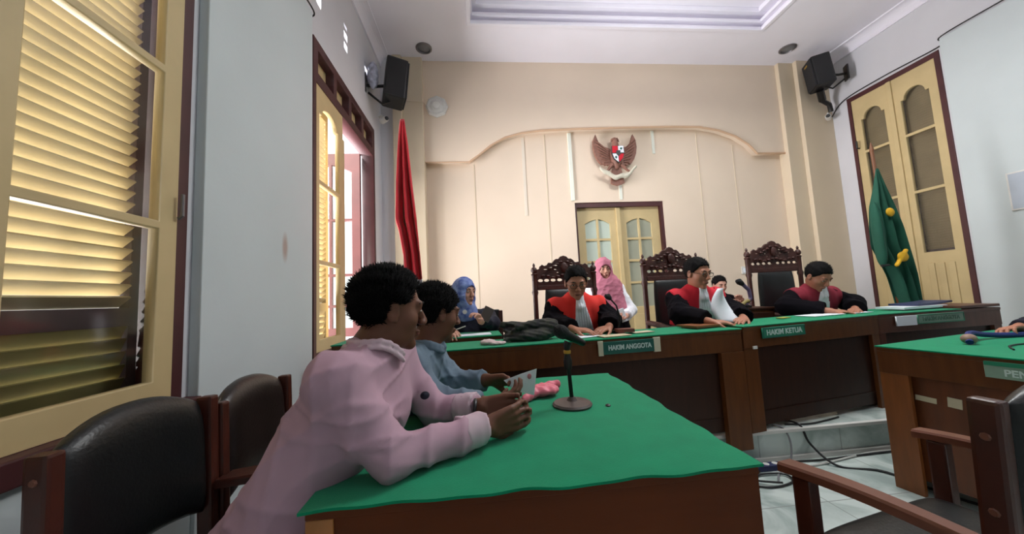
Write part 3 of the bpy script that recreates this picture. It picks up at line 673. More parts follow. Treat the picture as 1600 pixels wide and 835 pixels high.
# ---- carved judges' chairs
def oval(cx, cz, rx, rz, n=12): return [(cx+rx*math.cos(2*PI*i/n), cz+rz*math.sin(2*PI*i/n)) for i in range(n)]
def carved_chair(label, loc, rz):
    r = thing('carved_chair', label, 'chair', loc, rz, "carved high-backed judges' chairs")
    for s in (-1, 1):
        MB().lathe((s*0.275, -0.24, 0), [(0.024, 0), (0.024, 0.4), (0.03, 0.44), (0.022, 0.5), (0.022, 1.05), (0.03, 1.08), (0.022, 1.11), (0.024, 1.24), (0.031, 1.255), (0.014, 1.27)], 12).build('rear_post', m_carve, r, smooth=True)
        MB().lathe((s*0.275, -0.24, 1.265), [(0.012, 0), (0.026, 0.012), (0.03, 0.03), (0.022, 0.052), (0.008, 0.062), (0.013, 0.078), (0.004, 0.098)], 12).build('finial', m_carve, r, smooth=True)
        MB().lathe((s*0.27, 0.22, 0), [(0.03, 0), (0.022, 0.06), (0.03, 0.3), (0.03, 0.44), (0.02, 0.5), (0.028, 0.58), (0.024, 0.66)], 12).build('front_leg', m_carve, r, smooth=True)
        MB().tube([(s*0.275, -0.24, 0.70), (s*0.28, -0.05, 0.69), (s*0.275, 0.12, 0.67), (s*0.27, 0.24, 0.685), (s*0.27, 0.28, 0.65)], [0.024, 0.027, 0.027, 0.034, 0.02], 10).build('armrest', m_carve, r, smooth=True)
    half = [(0, 1.35), (0.028, 1.34), (0.045, 1.315), (0.07, 1.315), (0.09, 1.295), (0.105, 1.27), (0.14, 1.275), (0.155, 1.25), (0.18, 1.24), (0.20, 1.255), (0.222, 1.235), (0.225, 1.21), (0.255, 1.20)]
    out = half + [(0.262, 1.02)] + [(-0.262, 1.02)] + [(-x, z) for x, z in half[:0:-1]]
    holes = [oval(s*x, 1.080, 0.027, 0.020) for s in (-1, 1) for x in (0.045, 0.105, 0.165, 0.222)]
    holes += [oval(s*x, z, a, c) for s in (-1, 1) for x, z, a, c in ((0.075, 1.245, 0.020, 0.009), (0.12, 1.225, 0.018, 0.007), (0.08, 1.20, 0.016, 0.008), (0.17, 1.205, 0.022, 0.007), (0.06, 1.165, 0.014, 0.007))]
    cz = lambda z: 1.425-(1.35-z)*0.86
    out = [(x, cz(z)) for x, z in out]; holes = [[(x, cz(z)) for x, z in h] for h in holes]
    F = frame_M((0, -0.24, 0), (1, 0, 0), (0, 0, 1)); link('crest', plate([out] + holes, 0.022, F, 0.003), m_carve, r)
    b = MB()
    for s in (-1, 1):
        for k in range(5): b.ball((s*(0.02+k*0.045), -0.215, 1.228+0.010*math.cos(k*1.7)), (0.020, 0.012, 0.013), 8)
        for k in range(4): b.ball((s*(0.03+k*0.035), -0.215, 1.365-0.020*k), (0.018, 0.012, 0.012), 8)
    b.ball((0, -0.215, 1.31), (0.035, 0.014, 0.05), 10); b.build('carving', m_carve, r, smooth=True)
    for za, zb in ((1.10, 1.145), (0.50, 0.56)): MB().box((-0.255, -0.255, za), (0.255, -0.225, zb), 0.006).build('back_rail', m_carve, r)
    me = pad_mesh(0.385, 0.575, 0.075, 0.0); me.transform(Matrix.Translation((0, -0.235, 0.53))); link('back_pad', me, m_leather, r, smooth=True)
    b = MB(); b.box((-0.27, -0.24, 0.36), (0.27, 0.23, 0.43), 0.01); b.build('seat_frame', m_carve, r)
    me = pad_mesh(0.50, 0.46, 0.09, 0.0); me.transform(Matrix.Translation((0, 0.23, 0.45)) @ Matrix.Rotation(PI/2, 4, 'X')); link('seat', me, m_leather, r, smooth=True)
    return r
cc = carved_chair('carved high-backed chair behind the judge in the orange-red vest', (0.765, 2.84, 0.2), PI+0.03)
dup(cc, (1.82, 2.90, 0.2), PI+0.05, 'carved high-backed chair behind the bespectacled judge in crimson vest').scale = (1, 1, 0.965)
dup(cc, (3.04, 3.10, 0.2), PI-0.06, 'carved high-backed chair left of the judge in maroon vest, beside the wall'); cc.scale = (1, 1, 0.93)
# plain chair of the clerk and small cabinet
r = thing('plain_chair', 'plain dark wooden chair behind the woman in the blue hijab', 'chair', (-0.02, 2.98, 0.2), PI)
for sx_ in (-1, 1):
    MB().box((sx_*0.19-0.018, -0.22, 0), (sx_*0.19+0.018, -0.185, 0.86), 0.004).build('rear_post', m_carve, r)
    MB().box((sx_*0.19-0.018, 0.185, 0), (sx_*0.19+0.018, 0.22, 0.42), 0.004).build('front_leg', m_carve, r)
MB().box((-0.21, -0.22, 0.42), (0.21, 0.22, 0.46), 0.01).build('seat', m_leather, r); MB().box((-0.18, -0.215, 0.56), (0.18, -0.185, 0.87), 0.01).build('backrest', m_leather, r)
r = thing('cabinet', 'low brown wooden cabinet between the crimson and maroon vested judges', 'cabinet', (2.50, 3.15, 0.2))
MB().box((2.33, 3.0, 0.2), (2.70, 3.35, 0.945), 0.004).build('body', m_wood, r, world=True)
MB().box((2.315, 2.985, 0.945), (2.715, 3.36, 0.965), 0.004).build('top_board', m_wood_d, r, world=True)
d = MB().box((2.35, 2.985, 0.25), (2.68, 3.0, 0.92), 0.004).build('door', m_wood_d, r, world=True); MB().ball((2.64, 2.978, 0.6), 0.012).build('knob', m_steel, d, world=True, smooth=True)

# ---- fittings on walls
def speaker(label, c, rz, tilt):
    r = thing('loudspeaker', label, 'speaker', c, rz, 'loudspeakers on the side walls')
    R = Matrix.Rotation(tilt, 3, 'X')
    b = MB(); b.box((-0.14, -0.12, -0.22), (0.14, 0.10, 0.22), 0.02, R, (0, 0, 0)); b.build('cabinet', m_black, r)
    b = MB(); b.box((-0.125, -0.135, -0.205), (0.125, -0.118, 0.205), 0.008, R, (0, 0, 0)); b.build('grille', mat('speaker_grille', (34, 34, 38), 0.7, 0.3, 120, 0.6, 300), r)
    b = MB(); b.box((-0.05, -0.139, 0.14), (0.03, -0.134, 0.165), 0.002, R, (0, 0, 0)); b.build('badge', m_gold, r)
    b = MB(); b.tube([(0, 0.10, -0.05), (0, 0.2, -0.08), (0, 0.30, -0.08)], 0.016); b.box((-0.05, 0.28, -0.18), (0.05, 0.30, 0.03), 0.004); b.tube([(0, 0.02, -0.20), (0, 0.12, -0.26), (0, 0.26, -0.16)], 0.012); b.build('bracket', m_blackm, r, smooth=True)
    return r
speaker('black loudspeaker on a bracket on the left wall above the flag', (-0.95, 4.10, 3.84), PI/2+0.35, 0.10).scale = (1.12, 1.12, 1.12)
speaker('black loudspeaker on a bracket on the right wall near the ceiling', (4.98, 4.28, 4.16), -PI/2-0.45, 0.10)
r = thing('loudspeaker_cover', 'grey plastic wrapping behind the left loudspeaker', 'cover', (-1.13, 3.98, 3.86))
s = Solid(); s.ell((-1.16, 3.98, 3.86), (0.06, 0.07, 0.17)); sobj('wrap', s.mesh(0.012, lambda X, Y, Z, D: D+0.008*np.sin(X*90+Y*70)*np.sin(Z*80)), mat('crumpled_plastic', (176, 178, 196), 0.3, 0.3, 30), r)
def seccam(label, c, rz):
    r = thing('security_camera', label, 'camera', c, rz, 'small white security cameras')
    MB().lathe((0, 0, 0), [(0.03, -0.05), (0.035, -0.03), (0.035, 0.06), (0.02, 0.07)], 14, 'Y').build('body', m_lgrey, r, smooth=True)
    MB().lathe((0, -0.05, 0), [(0.022, -0.012), (0.026, 0.0)], 14, 'Y').build('lens', m_black, r, smooth=True)
    MB().tube([(0, 0.02, 0.03), (0, 0.06, 0.08), (0, 0.12, 0.08)], 0.012).build('mount', m_lgrey, r, smooth=True)
seccam('small white camera below the left loudspeaker', (-1.11, 4.25, 3.46), 0.8)
seccam('small white camera below the right loudspeaker', (5.18, 4.42, 3.58), -0.9)
MB_ = MB(); MB_.tube([(5.1, 4.42, 3.84), (5.2, 4.4, 3.76), (5.24, 4.42, 3.66)], 0.03, 8); MB_.tube([(5.0, 4.33, 3.93), (5.1, 4.40, 3.82)], 0.045, 8)
tag(MB_.build('speaker_arm', m_blackm, smooth=True), 'black clamp under the right loudspeaker', 'bracket')
r = thing('wall_fan_cover', 'round white ventilator on the upper back wall at left', 'ventilator', (-0.50, YB-0.10, 3.84))
MB().lathe((-0.50, YB-0.10, 3.84), [(0.155, 0.0), (0.155, -0.02), (0.13, -0.04), (0.10, -0.035), (0.07, -0.05), (0.03, -0.052)], 8, 'Y').build('body', m_lgrey, r, world=True)
MB().lathe((-0.50, YB-0.155, 3.84), [(0.05, 0.0), (0.045, -0.012), (0.0, -0.014)], 20, 'Y').build('centre_knob', mat('white_plastic', (224, 222, 218), 0.4), r, world=True, smooth=True)
r = thing('light_switch', 'white double light switch on the beige back wall', 'switch', (3.86, YB, 1.40))
MB().box((3.80, YB-0.014, 1.345), (3.93, YB-0.001, 1.455), 0.004).build('faceplate', m_lgrey, r, world=True)
for x in (3.825, 3.87): MB().box((x, YB-0.02, 1.37), (x+0.035, YB-0.012, 1.43), 0.003).build('rocker', m_paper, r, world=True)
r = thing('notice', 'pale grey framed notice at the right edge of the wall', 'notice', (XR-0.05, 2.72, 1.9))
MB().box((XR-0.065, 2.2, 1.78), (XR-0.05, 2.92, 2.16), 0.003).build('frame', m_lgrey, r, world=True)
MB().box((XR-0.068, 2.215, 1.795), (XR-0.064, 2.905, 2.145)).build('sheet', mat('notice_paper', (176, 184, 196), 0.6, 0.05), r, world=True)
def cable(name, label, pts, r, m, n=8, group=None):
    P = [Vector(p) for p in pts]; q = []
    for i in range(len(P)-1):
        a, b, c, d = P[max(i-1, 0)], P[i], P[i+1], P[min(i+2, len(P)-1)]
        for k in range(n):
            t = k/n; q.append(0.5*((2*b)+(c-a)*t+(2*a-5*b+4*c-d)*t*t+(3*b-a-3*c+d)*t**3))
    q.append(P[-1]); return tag(MB().tube(q, r, 8).build(name, m, smooth=True), label, 'cable', group)
cable('cable', 'thin dark cable along the top of left boarding', [(-1.19, 1.0, 3.43), (-1.19, 1.8, 3.44), (-1.19, 2.3, 3.43), (-1.185, 2.58, 3.43), (-1.225, 2.60, 3.40)], 0.006, m_blackm)
cable('cable', 'thin dark cable along the right door head and boarding', [(5.332, 4.5, 3.62), (5.332, 4.3, 3.77), (5.332, 3.8, 3.80), (5.332, 3.24, 3.79), (5.29, 3.2, 3.87), (5.29, 2.6, 3.875), (5.29, 1.5, 3.87)], 0.007, m_blackm)
cable('cable', 'thin pale cable crossing from ventilator to the left pilaster', [(-0.64, 4.615, 3.86), (-0.675, 4.53, 3.86), (-0.9, 4.53, 3.87), (-1.01, 4.53, 3.86), (-1.1, 4.49, 3.88)], 0.005, m_beige2)

# ---- emblem
em = thing('wall_emblem', 'carved brown eagle emblem with coloured shield on the back wall', 'emblem', (2.0, YB, 3.1))
FE = frame_M((2.005, YB-0.06, 3.12), (1, 0, 0), (0, 0, 1)); K = 0.33
def ep(name, pts, t, m, dz=0.0, par=None, mirror=False, bev=0.006):
    F = FE @ Matrix.Translation((0, 0, dz)) @ Matrix.Diagonal(((-K if mirror else K), K, 1, 1))
    return link(name, plate([pts], t, F, 0.0), m, par or em, world=True)
wing = [(0.12, 0.22), (0.30, 0.36), (0.50, 0.42), (0.72, 0.62), (0.84, 0.98), (0.96, 0.70), (0.98, 0.40), (0.93, 0.10), (0.82, -0.16), (0.66, -0.36), (0.55, -0.34), (0.50, -0.42), (0.40, -0.38), (0.34, -0.42), (0.22, -0.30), (0.16, -0.05)]
for mi in (False, True):
    wg = ep('wing', wing, 0.04, m_garuda, 0.0, None, mi)
    b = MB()
    for k in range(7):
        a = k/6; p0 = Vector((0.30+0.06*a, 0.22-0.5*a, 0.024)); p1 = Vector((0.90-0.34*a**1.5, 0.72-1.02*a, 0.024))
        F = FE @ Matrix.Diagonal(((-K if mi else K), K, 1, 1)); b.tube([F @ p0, F @ p1], [0.006, 0.012], 6)
    b.build('feather_ridge', m_garuda, wg, world=True, smooth=True)
b = MB(); F = FE @ Matrix.Diagonal((K, K, 1, 1))
b.tube([F @ Vector(p) for p in ((0, -0.6, 0.01), (0, -0.3, 0.03), (0, 0.1, 0.035), (0.0, 0.42, 0.03), (-0.02, 0.62, 0.035), (-0.03, 0.78, 0.03))], [0.03, 0.075, 0.085, 0.05, 0.042, 0.028], 12); b.build('body', m_garuda, em, world=True, smooth=True)
b = MB(); b.tube([F @ Vector(p) for p in ((-0.04, 0.72, 0.04), (-0.16, 0.69, 0.04), (-0.21, 0.60, 0.04))], [0.030, 0.02, 0.004], 8); b.tube([F @ Vector(p) for p in ((0.06, 0.78, 0.03), (0.14, 0.70, 0.03), (0.18, 0.60, 0.03))], [0.02, 0.014, 0.004], 8); b.build('beak', m_garuda, em, world=True, smooth=True)
sh = ep('shield', [(-0.26, 0.34), (0.26, 0.34), (0.28, 0.0), (0.2, -0.24), (0, -0.42), (-0.2, -0.24), (-0.28, 0.0)], 0.02, m_black, 0.10)
for nm, pts, mm in (('red_quarter', [(-0.24, 0.32), (-0.01, 0.32), (-0.01, 0.03), (-0.25, 0.03)], m_crim), ('white_quarter', [(0.01, 0.32), (0.24, 0.32), (0.25, 0.03), (0.01, 0.03)], m_wcloth), ('white_quarter', [(-0.25, -0.02), (-0.01, -0.02), (-0.01, -0.38), (-0.17, -0.23)], m_wcloth), ('red_quarter', [(0.01, -0.02), (0.25, -0.02), (0.17, -0.23), (0.01, -0.38)], m_crim), ('centre_shield', [(-0.09, 0.12), (0.09, 0.12), (0.09, -0.04), (0, -0.14), (-0.09, -0.04)], m_black)):
    ep(nm, pts, 0.012, mm, 0.112 + (0.004 if 'centre' in nm else 0), sh)
b = MB(); b.ball(F @ Vector((0.13, 0.2, 0.122)), (0.016, 0.006, 0.016)); b.ball(F @ Vector((-0.12, -0.18, 0.122)), (0.014, 0.006, 0.02)); b.build('shield_figure', m_green_d, sh, world=True, smooth=True)
for mi in (-1, 1):
    b = MB(); b.tube([F @ Vector(p) for p in ((mi*0.2, -0.40, 0.03), (mi*0.34, -0.56, 0.04), (mi*0.46, -0.70, 0.05), (mi*0.58, -0.74, 0.05))], [0.035, 0.024, 0.016, 0.012], 8); b.build('leg', m_garuda, em, world=True, smooth=True)
bm = bmesh.new(); R2 = []
for i in range(25):
    t = i/24*2-1; x = t*0.82; zc = -0.98+0.42*t*t+0.04*math.sin(t*9); w = 0.10*(1-0.5*abs(t)**4)
    R2.append([bm.verts.new(F @ Vector((x, zc-w, 0.06+0.02*t*t))), bm.verts.new(F @ Vector((x, zc+w, 0.07+0.02*t*t)))])
for i in range(24): bm.faces.new((R2[i][0], R2[i+1][0], R2[i+1][1], R2[i][1]))
solidify(bm, 0.012); me = bpy.data.meshes.new('r'); bm.to_mesh(me); bm.free(); link('ribbon', me, mat('cream_ribbon', (206, 200, 182), 0.6, 0.1, 20), em, world=True, smooth=True)
ep('tail', [(-0.16, -0.45), (0.16, -0.45), (0.26, -0.86), (0.30, -1.22), (0.15, -1.28), (0, -1.32), (-0.15, -1.28), (-0.30, -1.22), (-0.26, -0.86)], 0.03, m_garuda, 0.01)

# ---- flags
def flag(label, base, top, rows, mtop, mbot, zsplit, polem, finial, fr=0.012):
    """rows: (z, x_left, x_right) of the hanging cloth in front view; y folds are added"""
    r = thing('flag', label, 'flag', base)
    MB().lathe(base, [(0.16, 0), (0.16, 0.02), (0.05, 0.05), (0.025, 0.12)], 20).build('stand', m_steel, r, world=True, smooth=True)
    MB().tube([Vector(base)+Vector((0, 0, 0.05)), top], fr, 10).build('pole', polem, r, world=True, smooth=True)
    if finial: MB().lathe(top, [(0.012, -0.02), (0.02, 0.0), (0.016, 0.03), (0.004, 0.09)], 12).build('finial', finial, r, world=True, smooth=True)
    def cloth(name, z0, z1, m, half=0.011):
        bm = bmesh.new(); nz, nx = 40, 44; G = []
        for i in range(nz+1):
            z = z1+(z0-z1)*i/nz; zs = [q[0] for q in rows][::-1]; a = np.interp(z, zs, [q[1] for q in rows][::-1]); c = np.interp(z, zs, [q[2] for q in rows][::-1]); row = []
            f = min(1, (rows[0][0]-z)/0.6)
            for j in range(nx+1):
                u = j/nx; x = a+(c-a)*u; y = top[1]-0.03+f*(0.045*math.sin(u*15+z*1.2)+0.02*math.sin(u*31+z*3+1))*(1-0.3*u)
                row.append(bm.verts.new((x, y, z)))
            G.append(row)
        for i in range(nz):
            for j in range(nx): bm.faces.new((G[i][j], G[i][j+1], G[i+1][j+1], G[i+1][j]))
        solidify(bm, 0.004)
        me = bpy.data.meshes.new(name); bm.to_mesh(me); bm.free(); return link(name, me, m, r, world=True, smooth=True)
    o = cloth('upper_cloth' if mbot else 'cloth', zsplit, rows[0][0], mtop)
    if mbot: cloth('lower_cloth', rows[-1][0], zsplit-0.001, mbot)
    return r, o
flag('red and white flag hanging on a pole left of the back wall', (-0.68, 3.12, 0.2), (-0.645, 3.12, 2.84), [(2.84, -0.665, -0.63), (2.6, -0.69, -0.605), (2.2, -0.715, -0.57), (1.9, -0.735, -0.54), (1.82, -0.71, -0.535), (1.6, -0.675, -0.515), (1.35, -0.665, -0.50), (0.9, -0.66, -0.48)], m_red, m_wcloth, 1.37, m_polew, None)
r, gc = flag('green flag with yellow emblem on wooden pole by the right door', (4.15, 3.12, 0.2), (4.10, 3.12, 2.50), [(2.30, 4.075, 4.10), (2.1, 4.03, 4.15), (1.9, 3.97, 4.20), (1.5, 3.93, 4.27), (1.2, 4.05, 4.33), (0.95, 4.10, 4.36), (0.75, 4.12, 4.38)], m_gflag, None, 0.75, m_polew, m_polew, 0.016)
s = Solid(); s.ell((4.085, 3.03, 1.83), (0.045, 0.02, 0.045), k=0.01); sobj('embroidery', s.mesh(0.007), m_yellow, gc)
s = Solid(); s.ell((4.14, 3.02, 1.38), (0.06, 0.02, 0.05), k=0.01); s.cap((4.18, 3.02, 1.44), (4.06, 3.02, 1.30), 0.018, k=0.01)
sobj('embroidery', s.mesh(0.007), m_yellow, gc)
s = Solid(); s.ell((3.955, 3.06, 1.62), (0.035, 0.05, 0.33)); s.ell((3.965, 3.06, 1.42), (0.03, 0.045, 0.12)); sobj('hanging_fold', s.mesh(0.01), m_gflag, gc)
MB().tube([(3.93, 3.05, 1.30), (4.0, 3.04, 1.305)], 0.012, 8).build('fringe', m_black, gc, world=True)

# ---- things on tables and benches
def bench_pt(line, s, d, z):
    A, B = line; L = math.hypot(B[0]-A[0], B[1]-A[1]); u = Vector(((B[0]-A[0])/L, (B[1]-A[1])/L, 0)); n = Vector((-u.y, u.x, 0)); p = Vector((A[0], A[1], 0))+u*s+n*d; p.z = z; return p
def sheet(name, label, cat, c, w, h, rz, m, t=0.002, curl=0.0, group=None):
    me = bpy.data.meshes.new(name); bm = bmesh.new(); N = 8; G = []
    for i in range(N+1):
        G.append([bm.verts.new(((i/N-0.5)*w, (j/N-0.5)*h, curl*((i/N)**3)+t)) for j in range(N+1)])
    for i in range(N):
        for j in range(N): bm.faces.new((G[i][j], G[i+1][j], G[i+1][j+1], G[i][j+1]))
    solidify(bm, t); bm.to_mesh(me); bm.free()
    o = link(name, me, m); o.location = c; o.rotation_euler = (0, 0, rz); return tag(o, label, cat, group)
# microphone on the green table
mc = thing('microphone_stand', 'black desk microphone stand with round base on the green table', 'microphone stand', (0.314, 1.275, 0.769))
B0 = Vector((0.314, 1.275, 0.769))
MB().lathe(B0, [(0.070, 0), (0.072, 0.006), (0.066, 0.012), (0.02, 0.018), (0.012, 0.03)], 32).build('base', m_base, mc, world=True, smooth=True)
MB().tube([B0+Vector((0, 0, 0.015)), B0+Vector((-0.006, 0, 0.14))], 0.0075, 12).build('rod', m_blackm, mc, world=True, smooth=True)
MB().lathe(B0+Vector((0, 0, 0.014)), [(0.014, 0), (0.014, 0.012), (0.009, 0.014)], 14).build('collar', m_steel, mc, world=True, smooth=True)
MB().lathe(B0+Vector((-0.007, 0, 0.13)), [(0.014, 0), (0.016, 0.03), (0.012, 0.045), (0.009, 0.06)], 14).build('grip', m_blackm, mc, world=True, smooth=True)
MB().lathe(B0+Vector((-0.007, 0, 0.186)), [(0.013, 0), (0.014, 0.008), (0.012, 0.012)], 14).build('gold_nut', m_gold, mc, world=True, smooth=True)
MB().tube([B0+Vector((-0.007, 0, 0.196)), B0+Vector((-0.006, 0, 0.215)), B0+Vector((0.0, 0, 0.228))], [0.010, 0.014, 0.016], 10).build('clip', m_blackm, mc, world=True, smooth=True)
mi = thing('microphone', 'black microphone lying in the clip of the desk stand', 'microphone', B0+Vector((0, 0, 0.24)))
a = B0+Vector((-0.055, -0.03, 0.283)); c = B0+Vector((0.065, 0.03, 0.215))
MB().tube([a, a.lerp(c, 0.08), a.lerp(c, 0.22), a.lerp(c, 0.34), a.lerp(c, 0.36)], [0.006, 0.021, 0.026, 0.023, 0.019], 16).build('grille', m_foam, mi, world=True, smooth=True)
MB().tube([a.lerp(c, 0.35), a.lerp(c, 0.5), a.lerp(c, 1.0)], [0.019, 0.017, 0.012], 14).build('handle', m_blackm, mi, world=True, smooth=True)
# bundle of black robes
s = Solid(); rr = random.Random(3)
for i in range(15):
    x = 0.24+0.16*rr.random(); y = 2.19+0.10*rr.random(); z = 0.90+0.10*(i/15); dx = 0.07+0.05*rr.random(); an = (rr.random()-0.5)*0.6
    s.cap((x-dx, y-0.02, z-an*0.05), (x+dx, y+0.03, z+0.012+an*0.05), 0.010+0.012*rr.random(), 0.016, k=0.008)
s.ell((0.30, 2.24, 0.925), (0.15, 0.08, 0.05), k=0.01); s.ell((0.43, 2.27, 0.97), (0.07, 0.07, 0.055), k=0.02)
o = link('robe_bundle', s.mesh(0.006, lambda X, Y, Z, D: np.maximum(D+0.004*np.sin(X*60+Z*160)*np.sin(Y*90+Z*60), 0.8905-Z)), mat('black_olive_robe_cloth', (34, 30, 40), 0.8, 0.2, 30, 0.3, 60, c2=(62, 62, 50)), smooth=True)
tag(o, 'crumpled bundle of black robes lying on the long bench', 'bundle')
s = Solid(); s.ell((0.03, 2.16, 0.905), (0.05, 0.04, 0.018), k=0.01); s.ell((0.09, 2.13, 0.90), (0.05, 0.03, 0.012), k=0.01)
o = link('tissue', s.mesh(0.006, lambda X, Y, Z, D: np.maximum(D+0.003*np.sin(X*200)*np.sin(Y*170), 0.8905-Z)), mat('pale_tissue', (214, 190, 190), 0.8), smooth=True); tag(o, 'pale crumpled tissue left of the black robe bundle', 'tissue')
Z1 = 0.8905; Z2 = 0.9005
def bs(name, lb, cat, line, s_, d, z, w, h, rz, m, t=0.002, curl=0.0, group=None):
    p = bench_pt(line, s_, d, z+t*0.5+0.001); a = math.atan2(line[1][1]-line[0][1], line[1][0]-line[0][0]); return sheet(name, lb, cat, p, w, h, rz+a, m, t, curl, group)
bs('paper', 'white sheet before the hands of the first judge', 'paper', l1, 1.02, 0.16, Z1, 0.21, 0.13, 0.2, m_paper)
bs('envelope', 'buff envelope in front of the first judge above the dark nameplate', 'envelope', l1, 1.15, 0.07, Z1, 0.20, 0.10, 0.1, m_paper2, 0.004)
bs('wallet', 'small reddish brown wallet on the long bench between the envelopes', 'wallet', l1, 1.27, 0.16, Z1, 0.11, 0.08, -0.1, mat('red_brown_leather', (112, 56, 48), 0.5), 0.022)
bs('envelope', 'cream envelope on the long bench right of the brown wallet', 'envelope', l1, 1.39, 0.15, Z1, 0.15, 0.08, 0.1, m_stick, 0.004)
bs('notebook', 'brown notebook under the hands of the crimson vested judge', 'notebook', l1, 1.88, 0.20, Z1, 0.26, 0.18, 0.15, mat('brown_notebook_cover', (128, 76, 40), 0.5), 0.014)
bs('paper', 'white sheet on the brown notebook beside the crimson vested judge', 'paper', l1, 1.93, 0.17, Z1+0.018, 0.16, 0.06, 0.2, m_paper, 0.002)
bs('pen_case', 'grey pen case at the left end of the middle bench', 'case', l2, 0.10, 0.18, Z2, 0.14, 0.05, -0.1, m_grey, 0.012)
bs('paper', 'white open paper under the hands of the maroon vested judge', 'paper', l2, 1.05, 0.22, Z2, 0.34, 0.16, 0.0, m_paper, 0.004)
bs('yellow_card', 'small yellow card left of the hands of the maroon vested judge', 'card', l2, 0.66, 0.22, Z2, 0.10, 0.05, 0.1, mat('yellow_card', (196, 176, 80), 0.6), 0.006)
bs('paper', 'white paper lying on the left end of the right bench', 'paper', l3, 0.05, 0.20, Z2, 0.20, 0.14, 0.1, m_paper, 0.003)
bs('paper_stack', 'stack of white papers on the right bench', 'papers', l3, 0.62, 0.20, Z2, 0.46, 0.20, 0.03, m_paper, 0.018)
bs('folder', 'navy and grey folder on top of the paper stack', 'folder', l3, 0.78, 0.24, Z2+0.022, 0.42, 0.20, 0.10, mat('navy_folder', (50, 58, 92), 0.5, 0.2, 12), 0.016, 0.012)
cd = sheet('paper', 'white sheet on the clerk desk in front of the woman in blue', 'paper', (-0.10, 2.56, 0.9165), 0.32, 0.16, 0.05, m_paper)
# small desk microphones
r = thing('gooseneck_microphone', 'small purple grey gooseneck microphone on the low cabinet', 'microphone', (2.50, 3.1, 0.965))
MB().lathe((2.50, 3.1, 0.965), [(0.05, 0), (0.05, 0.02), (0.02, 0.03)], 16).build('base', m_blackm, r, world=True, smooth=True)
MB().tube([(2.50, 3.1, 0.99), (2.56, 3.1, 1.05), (2.55, 3.1, 1.13), (2.49, 3.1, 1.19)], 0.018, 10).build('neck', mat('purple_grey_plastic', (92, 78, 110), 0.5), r, world=True, smooth=True)
MB().tube([(2.49, 3.1, 1.19), (2.45, 3.09, 1.215), (2.42, 3.08, 1.22)], [0.022, 0.03, 0.014], 12).build('head', m_foam, r, world=True, smooth=True)
r = thing('tape_roll', 'small yellowish tool under the gooseneck microphone on the cabinet', 'tool', (2.44, 3.06, 0.965)); MB().tube([(2.40, 3.04, 0.985), (2.46, 3.05, 1.02), (2.50, 3.06, 1.03)], [0.02, 0.016, 0.02], 10).build('body', mat('olive_tool', (140, 124, 70), 0.5), r, world=True, smooth=True)
# pink wrapped item and strap on the right table
s = Solid(); s.cap((0.145, 1.34, 0.785), (0.20, 1.40, 0.79), 0.014, 0.02, k=0.01); s.ell((0.235, 1.42, 0.792), (0.065, 0.045, 0.022), k=0.012); s.cap((0.24, 1.46, 0.80), (0.30, 1.47, 0.80), 0.012, 0.016, k=0.012)
o = link('wrapped_packet', s.mesh(0.004, lambda X, Y, Z, D: np.maximum(D+0.003*np.sin(X*150+Y*40)*np.sin(Y*130), 0.7695-Z)), m_pinkc, smooth=True); tag(o, 'crumpled pink packet on the green table by the folded paper', 'packet')
st = cable('strap', 'navy blue strap lying on the right green table', [(2.66, 1.70, 0.80), (2.72, 1.74, 0.83), (2.84, 1.80, 0.83), (2.98, 1.83, 0.81), (3.15, 1.82, 0.80), (3.5, 1.78, 0.80)], 0.015, m_bluec); st['category'] = 'strap'
cable('cable', 'thin dark cord looped on the right green table', [(2.62, 1.52, 0.789), (2.74, 1.60, 0.79), (2.9, 1.62, 0.789), (3.1, 1.55, 0.789), (3.4, 1.5, 0.789)], 0.004, m_black)
s = Solid(); s.ell((2.69, 1.72, 0.815), (0.035, 0.03, 0.028)); o = link('strap_buckle', s.mesh(0.006), mat('beige_clip', (150, 120, 104), 0.5), smooth=True); tag(o, 'beige clip at the end of the navy strap', 'clip')
# cables and power strip on the floor
cable('cable', 'black cable running along the step toward the right table', [(1.66, 2.12, 0.008), (1.9, 2.20, 0.008), (2.2, 2.19, 0.008), (2.5, 2.2, 0.008), (2.9, 2.21, 0.008)], 0.006, m_black)
cable('cable', 'black cable coming down the step and looping to the right', [(2.1, 2.38, 0.207), (2.12, 2.26, 0.21), (2.14, 2.215, 0.1), (2.2, 2.10, 0.008), (2.38, 2.0, 0.008), (2.42, 1.80, 0.008), (2.5, 1.6, 0.008), (2.8, 1.5, 0.008)], 0.007, m_black)
cable('cable', 'grey cable hanging over the step near the long bench', [(1.90, 2.36, 0.206), (1.98, 2.27, 0.21), (2.0, 2.22, 0.14), (1.95, 2.18, 0.02), (1.8, 2.1, 0.008), (1.7, 2.0, 0.008)], 0.006, m_grey)
cable('cable', 'pale cable lying at the foot of the step', [(1.7, 2.14, 0.008), (2.1, 2.14, 0.008), (2.6, 2.22, 0.008), (3.0, 2.2, 0.008)], 0.006, m_cordw)
cable('cable', 'black cable coil on the floor beside the green table', [(1.50, 2.02, 0.008), (1.62, 1.96, 0.008), (1.78, 1.99, 0.008), (1.80, 2.07, 0.012), (1.66, 2.09, 0.012), (1.58, 2.03, 0.016), (1.7, 1.97, 0.02)], 0.006, m_black)
cable('cable', 'thin black cable on top of the step below the middle bench', [(2.05, 2.30, 0.206), (2.2, 2.275, 0.206), (2.35, 2.30, 0.206), (2.5, 2.34, 0.206)], 0.006, m_black)
r = thing('power_strip', 'dark blue power strip lying at the foot of the step', 'power strip', (1.76, 2.15, 0)); MB().box((1.66, 2.13, 0.0), (1.86, 2.18, 0.035), 0.006).build('body', mat('dark_blue_plastic', (40, 42, 84), 0.5), r, world=True)
for k in range(3): MB().lathe((1.70+k*0.06, 2.155, 0.035), [(0.018, 0), (0.018, 0.002), (0.014, 0.003)], 14).build('socket', m_lgrey, r, world=True)
